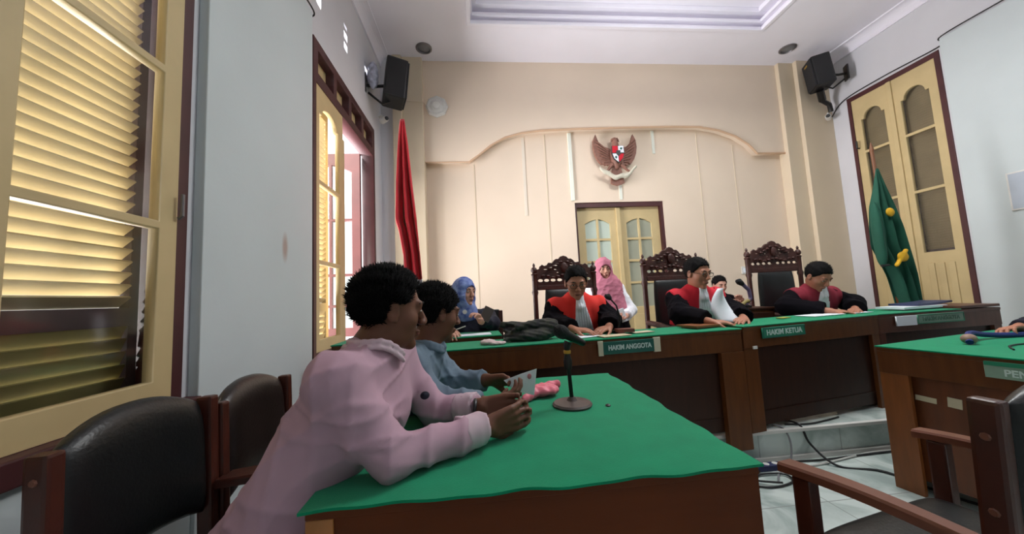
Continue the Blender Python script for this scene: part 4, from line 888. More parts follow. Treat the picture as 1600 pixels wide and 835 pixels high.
# ================================================================== PEOPLE
def V(*a): return np.array(a, float)
def unit(v): v = np.array(v, float); return v/np.linalg.norm(v)
def head_frame(c, f, pitch, roll=0, sc=1.0):
    """columns: right, forward, up"""
    f = unit([f[0], f[1], 0]); r = V(f[1], -f[0], 0); u = V(0, 0, 1)
    p = math.radians(pitch); f2 = f*math.cos(p)-u*math.sin(p); u2 = u*math.cos(p)+f*math.sin(p)
    q = math.radians(roll); r3 = r*math.cos(q)-u2*math.sin(q); u3 = u2*math.cos(q)+r*math.sin(q)
    return np.stack([r3, f2, u3], 1)
class Head:
    def __init__(s, c, f, pitch=0, roll=0, sc=1.0, female=False): s.c = V(*c); s.R = head_frame(c, f, pitch, roll); s.k = sc; s.fem = female
    def P(s, x, y, z): return s.c + s.R @ (V(x, y, z)*s.k)
    def loc(s, X, Y, Z): 
        d = [X-s.c[0], Y-s.c[1], Z-s.c[2]]; return [(s.R[0, i]*d[0]+s.R[1, i]*d[1]+s.R[2, i]*d[2])/s.k for i in range(3)]
    def E(s, so, c, r, k=0.015, neg=False): so.ell(s.P(*c), V(*r)*s.k, s.R, k*s.k, neg)
    def C(s, so, a, b, ra, rb=None, k=0.008): so.cap(s.P(*a), s.P(*b), ra*s.k, (ra if rb is None else rb)*s.k, k*s.k)
    def build(s, so):
        E, C = s.E, s.C; j = 0.9 if s.fem else 1.0
        E(so, (0, -0.012, 0.03), (0.074, 0.092, 0.084), 0.02)
        E(so, (0, 0.022, -0.025), (0.062*j, 0.064, 0.082), 0.02)
        E(so, (0, 0.035, -0.07), (0.046*j, 0.045, 0.036), 0.02)
        E(so, (0, 0.073, -0.094), (0.022, 0.019, 0.018), 0.015)
        for a in (-1, 1):
            E(so, (a*0.040, 0.050, -0.022), (0.022, 0.026, 0.026), 0.018)
            E(so, (a*0.031, 0.099, 0.010), (0.018, 0.016, 0.011), 0.012, True)
            E(so, (a*0.031, 0.074, 0.008), (0.0135, 0.0135, 0.0115), 0.003)
            E(so, (a*0.0115, 0.101, -0.026), (0.0095, 0.011, 0.0085), 0.004)
            E(so, (a*0.077, -0.004, -0.004), (0.008, 0.019, 0.031), 0.004)
            E(so, (a*0.084, 0.000, -0.002), (0.006, 0.010, 0.018), 0.004, True)
            C(so, (a*0.072, 0.008, -0.03), (a*0.076, 0.004, -0.014), 0.006, 0.006, 0.004)
        C(so, (-0.036, 0.077, 0.029), (0.036, 0.077, 0.029), 0.011, 0.011, 0.014)
        C(so, (0, 0.086, 0.018), (0, 0.107, -0.021), 0.0075, 0.0125, 0.008)
        E(so, (0, 0.089, -0.054), (0.025, 0.0105, 0.0065), 0.004); E(so, (0, 0.087, -0.065), (0.021, 0.0105, 0.007), 0.004)
    def details(s, root, body, brow=True, glasses=False):
        def ball(nm, c, r, m, par):
            b = MB(); b.ball((0, 0, 0), tuple(V(*r)*s.k), 12); M4 = Matrix(s.R.tolist()).to_4x4(); M4.translation = s.P(*c)
            bmesh.ops.transform(b.bm, matrix=M4, verts=b.bm.verts); return b.build(nm, m, par, world=True, smooth=True)
        for a in (-1, 1):
            e = ball('eye', (a*0.031, 0.0765, 0.008), (0.0122, 0.0128, 0.0062), m_eye, body); ball('iris', (a*0.031, 0.0845, 0.008), (0.0056, 0.0055, 0.0056), m_iris, e)
            if brow: MB().tube([s.P(a*0.014, 0.091, 0.029), s.P(a*0.032, 0.089, 0.034), s.P(a*0.050, 0.074, 0.029)], [0.0028*s.k, 0.0038*s.k, 0.0018*s.k], 8).build('eyebrow', m_brow, body, world=True, smooth=True)
        ball('lips', (0, 0.0885, -0.0595), (0.0205, 0.0105, 0.0095), m_lip, body)
        if glasses:
            b = MB()
            for a in (-1, 1):
                pts = [s.P(a*(0.032+0.024*math.cos(t)), 0.104-0.006*abs(math.cos(t)), 0.006+0.016*math.sin(t)) for t in [2*PI*i/16 for i in range(17)]]
                b.tube(pts, 0.0019, 6, caps=False); b.tube([s.P(a*0.056, 0.098, 0.010), s.P(a*0.080, 0.05, 0.012), s.P(a*0.082, -0.01, 0.01)], 0.0018, 6)
            b.tube([s.P(-0.008, 0.104, 0.008), s.P(0, 0.108, 0.011), s.P(0.008, 0.104, 0.008)], 0.0019, 6)
            b.build('glasses', m_lens, root, world=True, smooth=True)
    def hair(s, root, infl=(0.008, 0.009, 0.011), amp=0.001, line=None, h=0.006, back=0.0, spike=0.0, up=0.0, tufts=900, tl=0.009):
        so = Solid(); s.E(so, (0, -0.012-back, 0.032+up), (0.074+infl[0], 0.092+infl[1]+back*0.5, 0.084+infl[2]), 0.01)
        line = line or ([-0.12, -0.06, -0.02, 0.005, 0.03, 0.06, 0.09, 0.12], [-0.075, -0.072, -0.035, 0.0, 0.014, 0.066, 0.082, 0.090])
        def post(X, Y, Z, D):
            x, y, z = s.loc(X, Y, Z)
            n = amp*np.sin(x*170+y*60)*np.sin(y*150+z*70)+amp*np.sin(z*130-x*90)
            if spike: n = n + spike*np.sin(x*330+3*np.sin(y*90))*np.sin(y*300+2*np.sin(z*80))*np.clip((z+0.03)*8, 0.3, 1)
            g = (np.interp(y, *line)-z-0.003*np.sin(x*260))*s.k
            return np.maximum(D+n, g)
        me = so.mesh(h, post); rg = random.Random(5); bm = bmesh.new(); bm.from_mesh(me); bm.normal_update(); vs = list(bm.verts); bk = Vector(s.R[:, 1])*-1; up_ = Vector(s.R[:, 2])
        for _ in range(tufts):
            v = vs[rg.randrange(len(vs))]; n = v.normal
            if n.length < 0.5: continue
            c = Vector((v.co.x-s.c[0], v.co.y-s.c[1], v.co.z-s.c[2]))
            if c.dot(n) < 0.02: continue
            d = (n*0.55+bk*0.1+up_*0.45+Vector((rg.gauss(0, .16), rg.gauss(0, .16), rg.gauss(0, .16)))).normalized(); t = d.orthogonal().normalized(); b2 = d.cross(t); w = tl*0.2; L = tl*(0.7+0.9*rg.random())
            base = [bm.verts.new(v.co-d*0.002+(t*math.cos(k*2.094)+b2*math.sin(k*2.094))*w) for k in range(3)]; tip = bm.verts.new(v.co+d*L)
            for k in range(3): bm.faces.new((base[k], base[(k+1) % 3], tip))
        bm.to_mesh(me); bm.free()
        return sobj('hair', me, m_hair, root)
def hand(so, w, d, n, side, curl=(0.35, 0.5, 0.4), thumb=0.6, sc=1.0, spread=0.05, tcurl=0.3):
    """w wrist, d finger direction, n palm normal, side +1: thumb towards cross(d,n)"""
    w = V(*w); d = unit(d); n = V(*n); n = unit(n-d*n.dot(d)); t = np.cross(d, n)*side
    L = [0.070, 0.078, 0.073, 0.057]; off = [0.030, 0.010, -0.010, -0.029]; kn = [0.088, 0.092, 0.087, 0.078]
    for i in range(4):
        k0 = w + d*kn[i]*sc + t*off[i]*sc
        so.cap(w + t*off[i]*0.55*sc + d*0.012*sc, k0, 0.0145*sc, 0.0108*sc, 0.008*sc)
        p = k0; a = 0; rad = [0.0098, 0.0088, 0.0080, 0.0068]
        for j, fr in enumerate((0.45, 0.30, 0.25)):
            a += curl[j]*(1+0.08*i); dd = d*math.cos(a)+n*math.sin(a)+t*spread*(1.5-i); q = p+unit(dd)*L[i]*fr*sc*1.05
            so.cap(p, q, rad[j]*sc, rad[j+1]*sc, 0.003*sc); p = q
    b = w + d*0.022*sc + t*0.022*sc; td = unit(d*0.75+t*math.sin(thumb)+n*tcurl)
    m1 = b+td*0.042*sc; td2 = unit(d*0.9+t*math.sin(thumb)*0.4+n*(tcurl+0.15)); m2 = m1+td2*0.032*sc; m3 = m2+unit(d+n*(tcurl+0.35))*0.024*sc
    so.cap(b, m1, 0.0155*sc, 0.0115*sc, 0.008*sc); so.cap(m1, m2, 0.0108*sc, 0.0095*sc, 0.003*sc); so.cap(m2, m3, 0.0093*sc, 0.0075*sc, 0.003*sc)
def torso(so, J, inf=0.0, k=0.04):
    lat = unit(J['sR']-J['sL']); 
    for w in (-1, 1):
        so.cap(J['pel']+lat*0.065*w, J['che']+lat*0.075*w, 0.108+inf, 0.098+inf, k)
    so.cap(J['sL'], J['sR'], 0.056+inf, 0.056+inf, k); so.cap(J['che'], J['nb'], 0.088+inf, 0.058+inf, k)
    so.cap(J['pel']-lat*0.07, J['pel']+lat*0.07, 0.115+inf, 0.115+inf, k)
def limbs(so, J, ra=(0.052, 0.040, 0.026), inf=0.0, k=0.02, legs=True, arms=True, short=0.0):
    if arms:
        for s_ in 'LR':
            so.cap(J['s'+s_], J['e'+s_], ra[0]+inf, ra[1]+inf, k); e, w = J['e'+s_], J['w'+s_]; w = w - unit(w-e)*short
            so.cap(e, w, ra[1]+inf, ra[2]+inf, k)
    if legs:
        for s_ in 'LR':
            so.cap(J['h'+s_], J['k'+s_], 0.078+inf, 0.054+inf, k); so.cap(J['k'+s_], J['a'+s_], 0.052+inf, 0.038+inf, k)
def legs_for(J, f, seat=True, zf=0.2, reach=0.42, drop=None):
    f = unit([f[0], f[1], 0]); lat = V(f[1], -f[0], 0)
    for s_, w in (('L', -1), ('R', 1)):
        h = J['pel']+lat*0.085*w - V(0, 0, 0.03); J['h'+s_] = h
        if seat:
            k_ = h+f*reach+lat*0.02*w; k_[2] = zf+0.50; J['k'+s_] = k_; a = k_+f*0.02; a[2] = zf+0.09; J['a'+s_] = a
        else:
            k_ = h+f*0.02; k_[2] = zf+(h[2]-zf)*0.5; J['k'+s_] = k_; a = h.copy(); a[2] = zf+0.09; J['a'+s_] = a
def folds(amp, seed=0, sc=1.0):
    rg = np.random.RandomState(seed); ks = rg.normal(size=(5, 3))*28*sc; ph = rg.rand(5)*6
    def f(X, Y, Z, D):
        n = 0
        for i in range(5): n = n + (1-np.abs(np.sin((ks[i, 0]*X+ks[i, 1]*Y+ks[i, 2]*Z)*0.8+ph[i]+1.5*np.sin(ks[(i+1) % 5, 0]*0.5*Z+ks[i, 1]*0.4*X+ks[i, 2]*0.3*Y))))**2.2
        return D-amp*(n*0.75-1.0)
    return f
def shoes(root, J, f):
    f = unit([f[0], f[1], 0])
    for s_ in 'LR':
        so = Solid(); a = J['a'+s_]; so.cap(a-V(0, 0, 0.05)-f*0.02, a+f*0.14-V(0, 0, 0.058), 0.038, 0.030, 0.02); so.cap(a, a-V(0, 0, 0.03), 0.042, 0.04, 0.02)
        zf = a[2]-0.09; sobj('shoe', so.mesh(0.01, lambda X, Y, Z, D: np.maximum(D, zf+0.002-Z)), m_shoe, root)
def collar(root, nb, nk, f, m, r=0.055, th=0.011, front=0.03, h=0.006, gap=0.35):
    f = unit([f[0], f[1], 0]); lat = V(f[1], -f[0], 0); so = Solid(); pts = []
    ax = unit(nk-nb); n = 18
    for i in range(n+1):
        a = gap+(2*PI-2*gap)*i/n; c = math.cos(a); p = nb+ax*0.028+(f*c+lat*math.sin(a))*r*(1.0) - V(0, 0, 1)*front*max(0, c)**1.5; pts.append(p)
    for i in range(n):
        so.cap(pts[i], pts[i+1], th, th, 0.006); so.cap(pts[i]-ax*0.018+unit(pts[i]-nb)*0.008, pts[i+1]-ax*0.018+unit(pts[i+1]-nb)*0.008, th*0.8, th*0.8, 0.006)
    return sobj('collar', so.mesh(h), m, root)
def make_person(label, J, H, f, skin, voxel=0.008, hands=None, zf=0.2, seat=True, group=None, shirt=None, shirt_name='shirt', sleeve=(0.064, 0.054, 0.042), fold=0.004, trousers=m_trouser, glasses=False,
                collar_m=None, hair=None, gap=0.025, tinf=0.014, brow=True, cvox=None, shirt_post=None, reach=0.42, neck=0.05, legs_on=True):
    J = {k: V(*v) for k, v in J.items()}; J['pel'] = J['pel']
    if 'hL' not in J: legs_for(J, f, seat, zf, reach)
    base = (float(J['pel'][0]), float(J['pel'][1]), zf)
    root = thing('person', label, 'person', base, 0, group)
    so = Solid(); H.build(so); so.cap(H.P(0, -0.018, -0.06), J['nb'], neck, neck+0.008, 0.02); torso(so, J, -0.012); limbs(so, J)
    if hands:
        for (s_, d, n, side, kw) in hands: hand(so, J['w'+s_], d, n, side, **kw)
    body = sobj('body', so.mesh(voxel), skin, root)
    H.details(root, body, brow, glasses)
    if hair is not None: H.hair(root, **hair)
    cv = cvox or max(voxel, 0.007)
    if trousers is not None:
        so = Solid(); limbs(so, J, inf=0.016, arms=False); lat = unit(J['sR']-J['sL']); so.cap(J['pel']-lat*0.07, J['pel']+lat*0.07, 0.122, 0.122, 0.03)
        sobj('trousers', so.mesh(0.012, folds(0.003, 5)), trousers, root); shoes(root, J, f)
    if shirt is not None:
        so = Solid(); torso(so, J, tinf); limbs(so, J, sleeve, 0.0, 0.03, legs=False, short=gap)
        for s_ in 'LR':      # a fuller ring at the cuff
            e, w = J['e'+s_], J['w'+s_]; u = unit(w-e); so.cap(w-u*(gap+0.055), w-u*(gap+0.0), sleeve[2]+0.002, sleeve[2]+0.002, 0.004)
        fd = folds(fold, len(label)); cuts = []
        for s_ in 'LR':
            e, w = J['e'+s_], J['w'+s_]; u = unit(w-e); cuts.append((w-u*gap+u*0.012, u))
        nb = J['nb']; ax = unit(H.P(0, -0.018, -0.06)-nb)
        def post(X, Y, Z, D):
            D = fd(X, Y, Z, D)
            for c, u in cuts:
                q = (X-c[0])*u[0]+(Y-c[1])*u[1]+(Z-c[2])*u[2]; near = (X-c[0])**2+(Y-c[1])**2+(Z-c[2])**2 < 0.012; D = np.where(near, np.maximum(D, q), D)
            q = (X-nb[0])*ax[0]+(Y-nb[1])*ax[1]+(Z-nb[2])*ax[2]-0.035
            D = np.where((X-nb[0])**2+(Y-nb[1])**2+(Z-nb[2])**2 < 0.0196, np.maximum(D, q), D)
            return shirt_post(X, Y, Z, D) if shirt_post else D
        sobj(shirt_name, so.mesh(cv, post), shirt, root)
    if collar_m is not None: collar(root, J['nb'], H.P(0, -0.018, -0.06), f, collar_m, r=neck+0.012)
    return root, J, H, body

# ---- man in the pink shirt (foreground)
f1 = (0.90, 0.43)
H1 = Head((-0.262, 1.02, 1.150), f1, 9, 0, 0.945)
J1 = dict(pel=(-0.55, 1.0, 0.555), che=(-0.345, 1.0, 0.90), nb=(-0.312, 1.005, 1.035), sR=(-0.345, 0.855, 0.995), sL=(-0.285, 1.165, 0.985), eR=(-0.225, 0.862, 0.815), eL=(-0.17, 1.20, 0.815), wR=(0.0, 1.005, 0.815), wL=(-0.015, 1.12, 0.835))
hR = ('R', (1, 0.34, 0.10), (-0.3, 1, 0.10), -1, dict(curl=(0.25, 0.35, 0.3), thumb=0.7, spread=0.03, tcurl=0.35))
hL = ('L', (1, -0.16, 0.0), (0.1, -1, 0.25), 1, dict(curl=(0.22, 0.45, 0.4), thumb=0.6, spread=0.03, tcurl=0.3))
for k in ('sR', 'sL'): pass
p1_, J1n, _, _ = make_person('man in pink long sleeved shirt leaning on the green table with clasped hands', J1, H1, (1, 0, 0), m_skin, 0.005, [hR, hL], zf=0.0, shirt=m_pinkshirt, sleeve=(0.062, 0.050, 0.040), fold=0.008, collar_m=None, cvox=0.006,
    hair=dict(infl=(0.009, 0.006, 0.010), amp=0.002, tufts=9000, tl=0.014, h=0.004, back=0.004, up=0.003, line=([-0.14, -0.07, -0.04, -0.022, -0.012, 0.012, 0.03, 0.05, 0.075, 0.13], [-0.075, -0.072, -0.05, -0.025, 0.028, 0.022, 0.022, 0.07, 0.092, 0.095])), reach=0.40)
collar(p1_, J1n['nb']+V(0.008, 0, 0.012), H1.P(0, -0.018, -0.06), (0.9, 0.43), m_collar, r=0.069, front=0.05, h=0.004, th=0.0075)
for s_ in 'RL':
    e, w = J1n['e'+s_], J1n['w'+s_]; u = unit(w-e); so = Solid(); so.cap(w-u*0.075, w-u*0.0, 0.0455, 0.0465, 0.004)
    sobj('cuff', so.mesh(0.005, lambda X, Y, Z, D: folds(0.003, 3)(X, Y, Z, np.maximum(D, np.abs((X-w[0])*u[0]+(Y-w[1])*u[1]+(Z-w[2])*u[2]+0.05)-0.034))), m_collar, p1_)
MB().ball((-0.155, 0.935, 0.93), (0.012, 0.012, 0.010)).build('shirt_logo', m_navy, p1_, world=True, smooth=True)
b = MB(); b.tube([V(-0.035, 1.095, 0.835)+V(0.004*math.sin(t), 0.028*math.cos(t), 0.028*math.sin(t)) for t in [2*PI*i/20 for i in range(21)]], 0.006, 8, caps=False); b.build('bracelet', m_black, p1_, world=True, smooth=True)
# ---- man in the grey-blue shirt
f2 = (0.86, 0.50)
H2 = Head((-0.188, 1.455, 1.120), f2, 12, 0, 0.97)
J2 = dict(pel=(-0.50, 1.44, 0.555), che=(-0.29, 1.45, 0.87), nb=(-0.228, 1.45, 0.985), sR=(-0.27, 1.29, 0.935), sL=(-0.235, 1.61, 0.935), eR=(-0.17, 1.27, 0.815), eL=(-0.13, 1.53, 0.815), wR=(0.0, 1.225, 0.812), wL=(0.01, 1.43, 0.845))
p2_, J2n, _, _ = make_person('man in grey blue shirt at the green table holding a folded white paper', J2, H2, (1, 0, 0), m_skin, 0.006,
    [('R', (1, 0.25, 0.15), (-0.2, 0.6, 1), -1, dict(curl=(0.3, 0.4, 0.4), thumb=0.6)), ('L', (1, -0.45, 0.05), (0, -0.7, -0.7), 1, dict(curl=(0.35, 0.5, 0.5), thumb=0.7, tcurl=0.4))], zf=0.0, shirt=m_blueshirt, sleeve=(0.062, 0.050, 0.040), fold=0.007, collar_m=m_blueshirt,
    hair=dict(infl=(0.011, 0.011, 0.013), amp=0.0015, tufts=5000, tl=0.012, h=0.005, back=0.004, line=([-0.14, -0.07, -0.04, -0.022, -0.012, 0.012, 0.03, 0.06, 0.09, 0.13], [-0.07, -0.07, -0.055, -0.03, 0.028, 0.0, 0.012, 0.05, 0.07, 0.075])), reach=0.38)
me = bpy.data.meshes.new('p'); bm = bmesh.new(); vs = [bm.verts.new(p) for p in ((0.198, 1.325, 0.898), (0.136, 1.335, 0.880), (0.072, 1.345, 0.858), (0.10, 1.34, 0.830), (0.140, 1.33, 0.812), (0.182, 1.32, 0.802))]
bm.faces.new(vs); bmesh.ops.triangulate(bm, faces=bm.faces[:]); solidify(bm, 0.002); bm.to_mesh(me); bm.free()
fp = thing('folded_paper', 'folded white paper with a red mark held above the green table', 'paper', (0.13, 1.33, 0.81)); pp = link('sheet', me, m_paper, fp, world=True)
MB().ball((0.168, 1.3215, 0.872), (0.008, 0.002, 0.010)).build('red_mark', mat('red_ink', (206, 130, 140), 0.8), pp, world=True, smooth=True)

# ---- judges
def judge(label, hc, hf, pitch, che, pel, nb, sw, el, wr, vest_m, skin, glasses=False, roll=0, hsc=0.98, jw=0.045, lat_off=0.0, hk=None, vw=0.205):
    H = Head(hc, hf, pitch, roll, hsc*1.06); f = (0, -1, 0)
    J = dict(pel=pel, che=che, nb=nb, sR=(nb[0]-sw, nb[1]+0.03, nb[2]-0.06), sL=(nb[0]+sw, nb[1]+0.03, nb[2]-0.06), eR=el[0], eL=el[1], wR=wr[0], wL=wr[1])
    hands = [('R', (0.75, -0.5, -0.05), (0.1, 0.1, -1), -1, dict(curl=(0.2, 0.3, 0.3))), ('L', (-0.75, -0.5, -0.05), (-0.1, 0.1, -1), 1, dict(curl=(0.2, 0.3, 0.3)))]
    root, J, H, body = make_person(label, J, H, f, skin, 0.0065, hands, shirt=m_robe, shirt_name='robe', sleeve=(0.078, 0.082, 0.072), fold=0.007, gap=0.05, glasses=glasses, tinf=0.02, hair=dict(h=0.005, **(hk or {})), cvox=0.008)
    cx = nb[0]
    so = Solid(); torso(so, J, 0.036)
    ln = J['nb']; 
    def post(X, Y, Z, D):
        lat = X-cx; D = D+0.003*np.sin(lat*70+Z*14)
        D = np.maximum(D, np.abs(lat)-vw-0.03*np.clip((Z-J['che'][2])*4, 0, 1)); D = np.maximum(D, pel[2]+0.17-Z)
        # open at the throat
        w = 0.022+np.clip(ln[2]-0.02-Z, 0, 1)*0.18
        D = np.where(Y < nb[1]+0.02, np.maximum(D, w-np.abs(lat-lat_off*np.clip(ln[2]-Z, 0, 1))), D)
        q = (X-ln[0])**2+(Y-ln[1])**2
        return np.maximum(D, 0.064-np.sqrt(q)) 
    sobj('vest', so.mesh(0.007, post), vest_m, root)
    so = Solid(); torso(so, J, 0.042)
    so.cap(V(nb[0], nb[1]-0.055, nb[2]+0.01), V(nb[0], nb[1]-0.085, nb[2]-0.05), 0.022, 0.03, 0.02)
    def post2(X, Y, Z, D):
        lat = X-cx-lat_off*np.clip(ln[2]-Z, 0, 1); D = D+0.0025*np.sin(lat*330)
        w = jw*0.7+np.clip(ln[2]-Z, 0, 0.4)*0.20
        D = np.maximum(D, np.abs(lat)-w); D = np.maximum(D, Y-nb[1]+0.03); return np.maximum(D, pel[2]+0.12-Z)
    sobj('jabot', so.mesh(0.006, post2), m_wcloth, root)
    collar(root, ln, H.P(0, -0.018, -0.06), (0, -1), m_wcloth, r=0.060, front=0.02, gap=0.0)
    return root, J, H
judge('judge in orange-red vest and black robe looking down at the long bench', (0.728, 2.60, 1.262), (-0.12, -1), 22, (0.755, 2.73, 0.99), (0.765, 2.86, 0.70), (0.745, 2.665, 1.125), 0.175,
      ((0.535, 2.60, 0.96), (0.975, 2.60, 0.96)), ((0.625, 2.36, 0.93), (0.875, 2.36, 0.93)), m_redo, m_skin2, True, lat_off=0.12)
judge('judge in crimson vest wearing glasses with a page raised before him', (1.755, 2.66, 1.292), (0.28, -1), 14, (1.80, 2.78, 1.0), (1.81, 2.90, 0.70), (1.775, 2.72, 1.145), 0.175,
      ((1.56, 2.62, 0.97), (2.03, 2.66, 0.97)), ((1.64, 2.38, 0.925), (1.93, 2.42, 0.93)), m_crim, m_skin2, True, lat_off=0.10)
judge('judge in maroon vest bowing his head over papers on the middle bench', (3.01, 2.84, 1.225), (0.05, -1), 38, (3.07, 2.99, 0.97), (3.08, 3.12, 0.70), (3.045, 2.92, 1.10), 0.18,
      ((2.74, 2.90, 0.965), (3.42, 2.92, 0.955)), ((2.90, 2.66, 0.925), (3.16, 2.69, 0.925)), m_maroon, m_skin2, False, lat_off=0.0)
# page raised by the judge
bm = bmesh.new(); G = []; N = 14
for i in range(N+1):
    t = i/N; z = 0.912+0.25*t; xl = 1.745-0.02*math.sin(t*PI)+0.05*t*t; xr = 1.94-0.11*t**0.8; row = []
    for j in range(7):
        u = j/6; row.append(bm.verts.new((xl+(xr-xl)*u, 2.42+0.05*math.sin(t*2.4)+0.035*(u-0.5)**2*4, z)))
    G.append(row)
for i in range(N):
    for j in range(6): bm.faces.new((G[i][j], G[i][j+1], G[i+1][j+1], G[i+1][j]))
solidify(bm, 0.002); me = bpy.data.meshes.new('page'); bm.to_mesh(me); bm.free()
tag(link('raised_page', me, m_paper, smooth=True), 'curling white page held up beside the crimson vested judge', 'paper')

# ---- women with headscarves
def hijab(root, H, J, m, f, low=0.0, wid=1.0, h=0.008, front=0.0, seed=1, amp=0.004, rs=0.095):
    so = Solid(); H.E(so, (0, -0.014, 0.028), (0.093, 0.112, 0.106), 0.03); H.E(so, (0, 0.0, -0.04), (0.088, 0.094, 0.10), 0.03)
    f = unit([f[0], f[1], 0]); lat = V(f[1], -f[0], 0)
    so.cap(H.P(0, -0.01, -0.05), J['nb']+f*0.01, 0.085, rs+0.008, 0.04)
    so.cap(J['nb']-lat*0.08*wid-V(0, 0, 0.05), J['nb']+lat*0.08*wid-V(0, 0, 0.05), rs, rs, 0.05)
    if low: [so.cap(J['nb']+f*0.02+lat*q-V(0, 0, 0.04), J['nb']+f*0.06+lat*q*1.8-V(0, 0, low), 0.12*wid, 0.13*wid, 0.06) for q in (-0.04, 0.04)]
    fd = folds(amp, seed, 0.9)
    def post(X, Y, Z, D):
        D = fd(X, Y, Z, D); x, y, z = H.loc(X, Y, Z)
        e = (np.sqrt((x/0.056)**2+((z+0.022)/0.078)**2)-1)*0.06*H.k
        return np.where(y > 0.0, np.maximum(D, -np.maximum(e, (0.02-y)*H.k)), D)
    return sobj('headscarf', so.mesh(h, post), m, root)
Hb = Head((-0.135, 2.86, 1.235), (0.72, -0.70), 6, 0, 0.95, True); fb = (0.55, -0.83)
Jb = dict(pel=(-0.08, 3.0, 0.68), che=(-0.09, 2.97, 0.93), nb=(-0.125, 2.90, 1.09), sR=(-0.26, 2.88, 1.02), sL=(0.05, 2.99, 1.02), eR=(-0.33, 2.74, 0.97), eL=(0.09, 2.86, 0.97), wR=(-0.24, 2.58, 0.95), wL=(-0.01, 2.70, 1.0))
rb, Jb, _, _ = make_person('woman in blue patterned headscarf and navy top behind the clerk desk', Jb, Hb, (0, -1, 0), m_skin3, 0.007, [('R', (0.4, -0.9, -0.1), (0.2, 0, -1), -1, dict(curl=(0.2, 0.3, 0.3))), ('L', (-0.3, -0.6, 0.6), (-0.6, -0.6, -0.3), 1, dict(curl=(0.5, 0.6, 0.5)))],
    shirt=m_navy, sleeve=(0.064, 0.056, 0.046), brow=True)
hijab(rb, Hb, Jb, m_blueh, fb, 0.0, 0.3, seed=4, rs=0.07)
MB().lathe((-0.135, 2.80, 1.075), [(0.018, -0.006), (0.018, 0.004), (0.0, 0.008)], 12, 'Y').build('brooch', m_lgrey, rb, world=True, smooth=True)
r = thing('mobile_phone', 'grey phone in the raised hand of the woman in blue', 'phone', (0.03, 2.66, 1.04)); MB().box((0.0, 2.655, 1.0), (0.075, 2.663, 1.11), 0.004, Matrix.Rotation(0.5, 3, 'Y')).build('body', m_base, r, world=True)
tag(cable('pen', 'pale pen in the right hand of the woman in blue headscarf', [(-0.26, 2.55, 0.94), (-0.18, 2.52, 0.965), (-0.12, 2.50, 0.985)], 0.004, m_lgrey), None, 'pen')

Hp = Head((1.37, 3.73, 1.44), (-0.10, -1), 12, 3, 0.98, True)
Jp = dict(pel=(1.50, 3.98, 0.96), che=(1.43, 3.86, 1.14), nb=(1.39, 3.78, 1.28), sR=(1.235, 3.80, 1.21), sL=(1.545, 3.80, 1.21), eR=(1.21, 3.70, 0.98), eL=(1.63, 3.70, 0.97), wR=(1.33, 3.56, 0.90), wL=(1.50, 3.52, 0.92))
rp, Jp, _, _ = make_person('standing woman in long pink headscarf holding a white phone', Jp, Hp, (0, -1, 0), m_skin3, 0.0075, [('R', (0.7, -0.6, 0), (0, 0.3, 1), 1, dict(curl=(0.4, 0.6, 0.5))), ('L', (-0.85, -0.5, -0.1), (-0.2, -0.6, 0.6), 1, dict(curl=(0.4, 0.6, 0.5)))],
    seat=False, shirt=m_wcloth, sleeve=(0.068, 0.064, 0.055), brow=True)
hijab(rp, Hp, Jp, m_pinkh, (0, -1), 0.30, 1.05, seed=2, amp=0.006)
so = Solid(); 
for w in (-0.08, 0.08): so.cap(V(1.50+w, 3.98, 0.90), V(1.50+w*1.4, 3.99, 0.30), 0.13, 0.16, 0.08)
sobj('skirt', so.mesh(0.012, lambda X, Y, Z, D: np.maximum(folds(0.006, 9)(X, Y, Z, D), 0.24-Z)), m_robe, rp)
r = thing('mobile_phone', 'white phone in the hand of the standing woman in pink', 'phone', (1.43, 3.48, 0.93)); MB().box((1.395, 3.475, 0.86), (1.475, 3.485, 1.0), 0.005, Matrix.Rotation(-0.25, 3, 'Y')).build('body', m_paper, r, world=True)
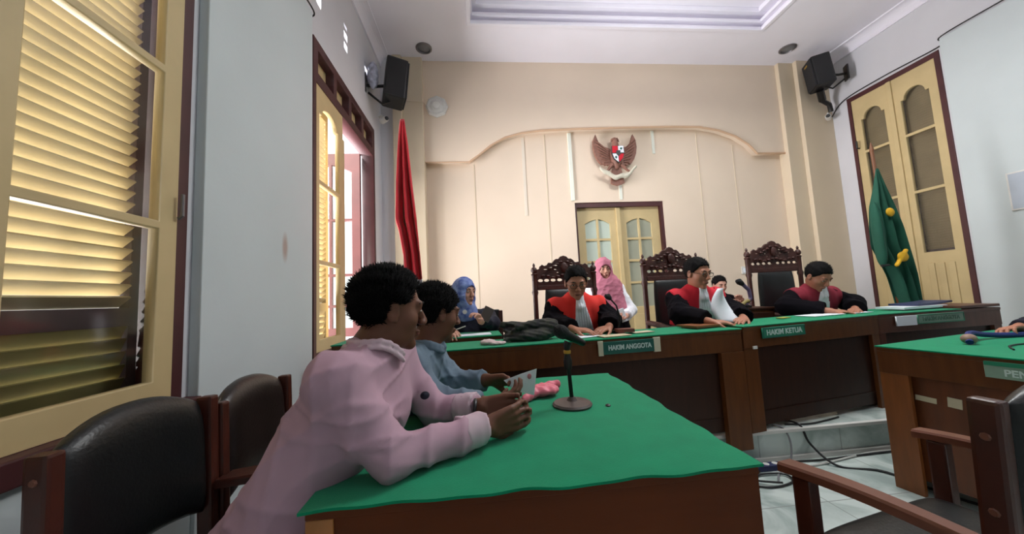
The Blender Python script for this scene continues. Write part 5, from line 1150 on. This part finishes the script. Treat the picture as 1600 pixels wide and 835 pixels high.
# ---- person seated by the back wall
Hs = Head((3.03, 4.16, 1.20), (-0.1, -1), 16, 0, 0.95)
Js = dict(pel=(3.07, 4.38, 0.68), che=(3.07, 4.28, 0.92), nb=(3.05, 4.22, 1.06), sR=(2.89, 4.24, 1.0), sL=(3.21, 4.24, 1.0), eR=(2.83, 4.12, 0.84), eL=(3.26, 4.12, 0.84), wR=(2.98, 3.98, 0.93), wL=(3.14, 3.99, 0.97))
rs, _, _, _ = make_person('dark haired person seated by the back wall between two judges', Js, Hs, (0, -1, 0), m_skin3, 0.008, [('R', (0.6, -0.3, 0.5), (0.2, -0.5, 0.2), 1, dict(curl=(0.4, 0.6, 0.5))), ('L', (-0.3, -0.4, 0.8), (-0.6, -0.5, 0), 1, dict(curl=(0.4, 0.6, 0.5)))], shirt=m_robe, hair=dict(amp=0.002, h=0.007))
# ---- person beyond the right edge, only a hand in view
Hr = Head((4.02, 1.99, 1.22), (-0.3, -1), 10, 0, 0.98)
Jr = dict(pel=(4.05, 2.06, 0.50), che=(4.04, 2.04, 0.85), nb=(4.03, 2.02, 1.06), sR=(3.86, 2.01, 0.98), sL=(4.20, 2.03, 0.98), eR=(3.58, 1.92, 0.86), eL=(4.26, 1.85, 0.84), wR=(3.27, 1.86, 0.835), wL=(4.05, 1.66, 0.83))
make_person('person at the right edge of the picture resting a hand on the table', Jr, Hr, (0, -1, 0), m_skin2, 0.007, [('R', (-1, -0.05, 0.0), (0.1, -0.3, -1), -1, dict(curl=(0.3, 0.5, 0.5))), ('L', (-0.6, -0.8, 0), (0, 0, -1), 1, dict(curl=(0.3, 0.4, 0.4)))], zf=0.0, shirt=m_navy, hair=dict(amp=0.002, h=0.007), reach=0.40)
# gooseneck microphone on the long bench before the pink scarf
r = thing('gooseneck_microphone', 'black gooseneck microphone standing on the long bench before the pink headscarf', 'microphone', (0.92, 2.36, 0.8905))
MB().lathe((0.93, 2.34, 0.8905), [(0.045, 0), (0.045, 0.018), (0.02, 0.026)], 16).build('base', m_blackm, r, world=True, smooth=True)
MB().tube([(0.93, 2.34, 0.91), (0.95, 2.34, 1.0), (0.93, 2.34, 1.08), (0.885, 2.34, 1.135)], 0.006, 8).build('neck', m_blackm, r, world=True, smooth=True)
MB().tube([(0.895, 2.34, 1.125), (0.875, 2.34, 1.145), (0.855, 2.335, 1.150)], [0.012, 0.022, 0.012], 12).build('head', m_foam, r, world=True, smooth=True)
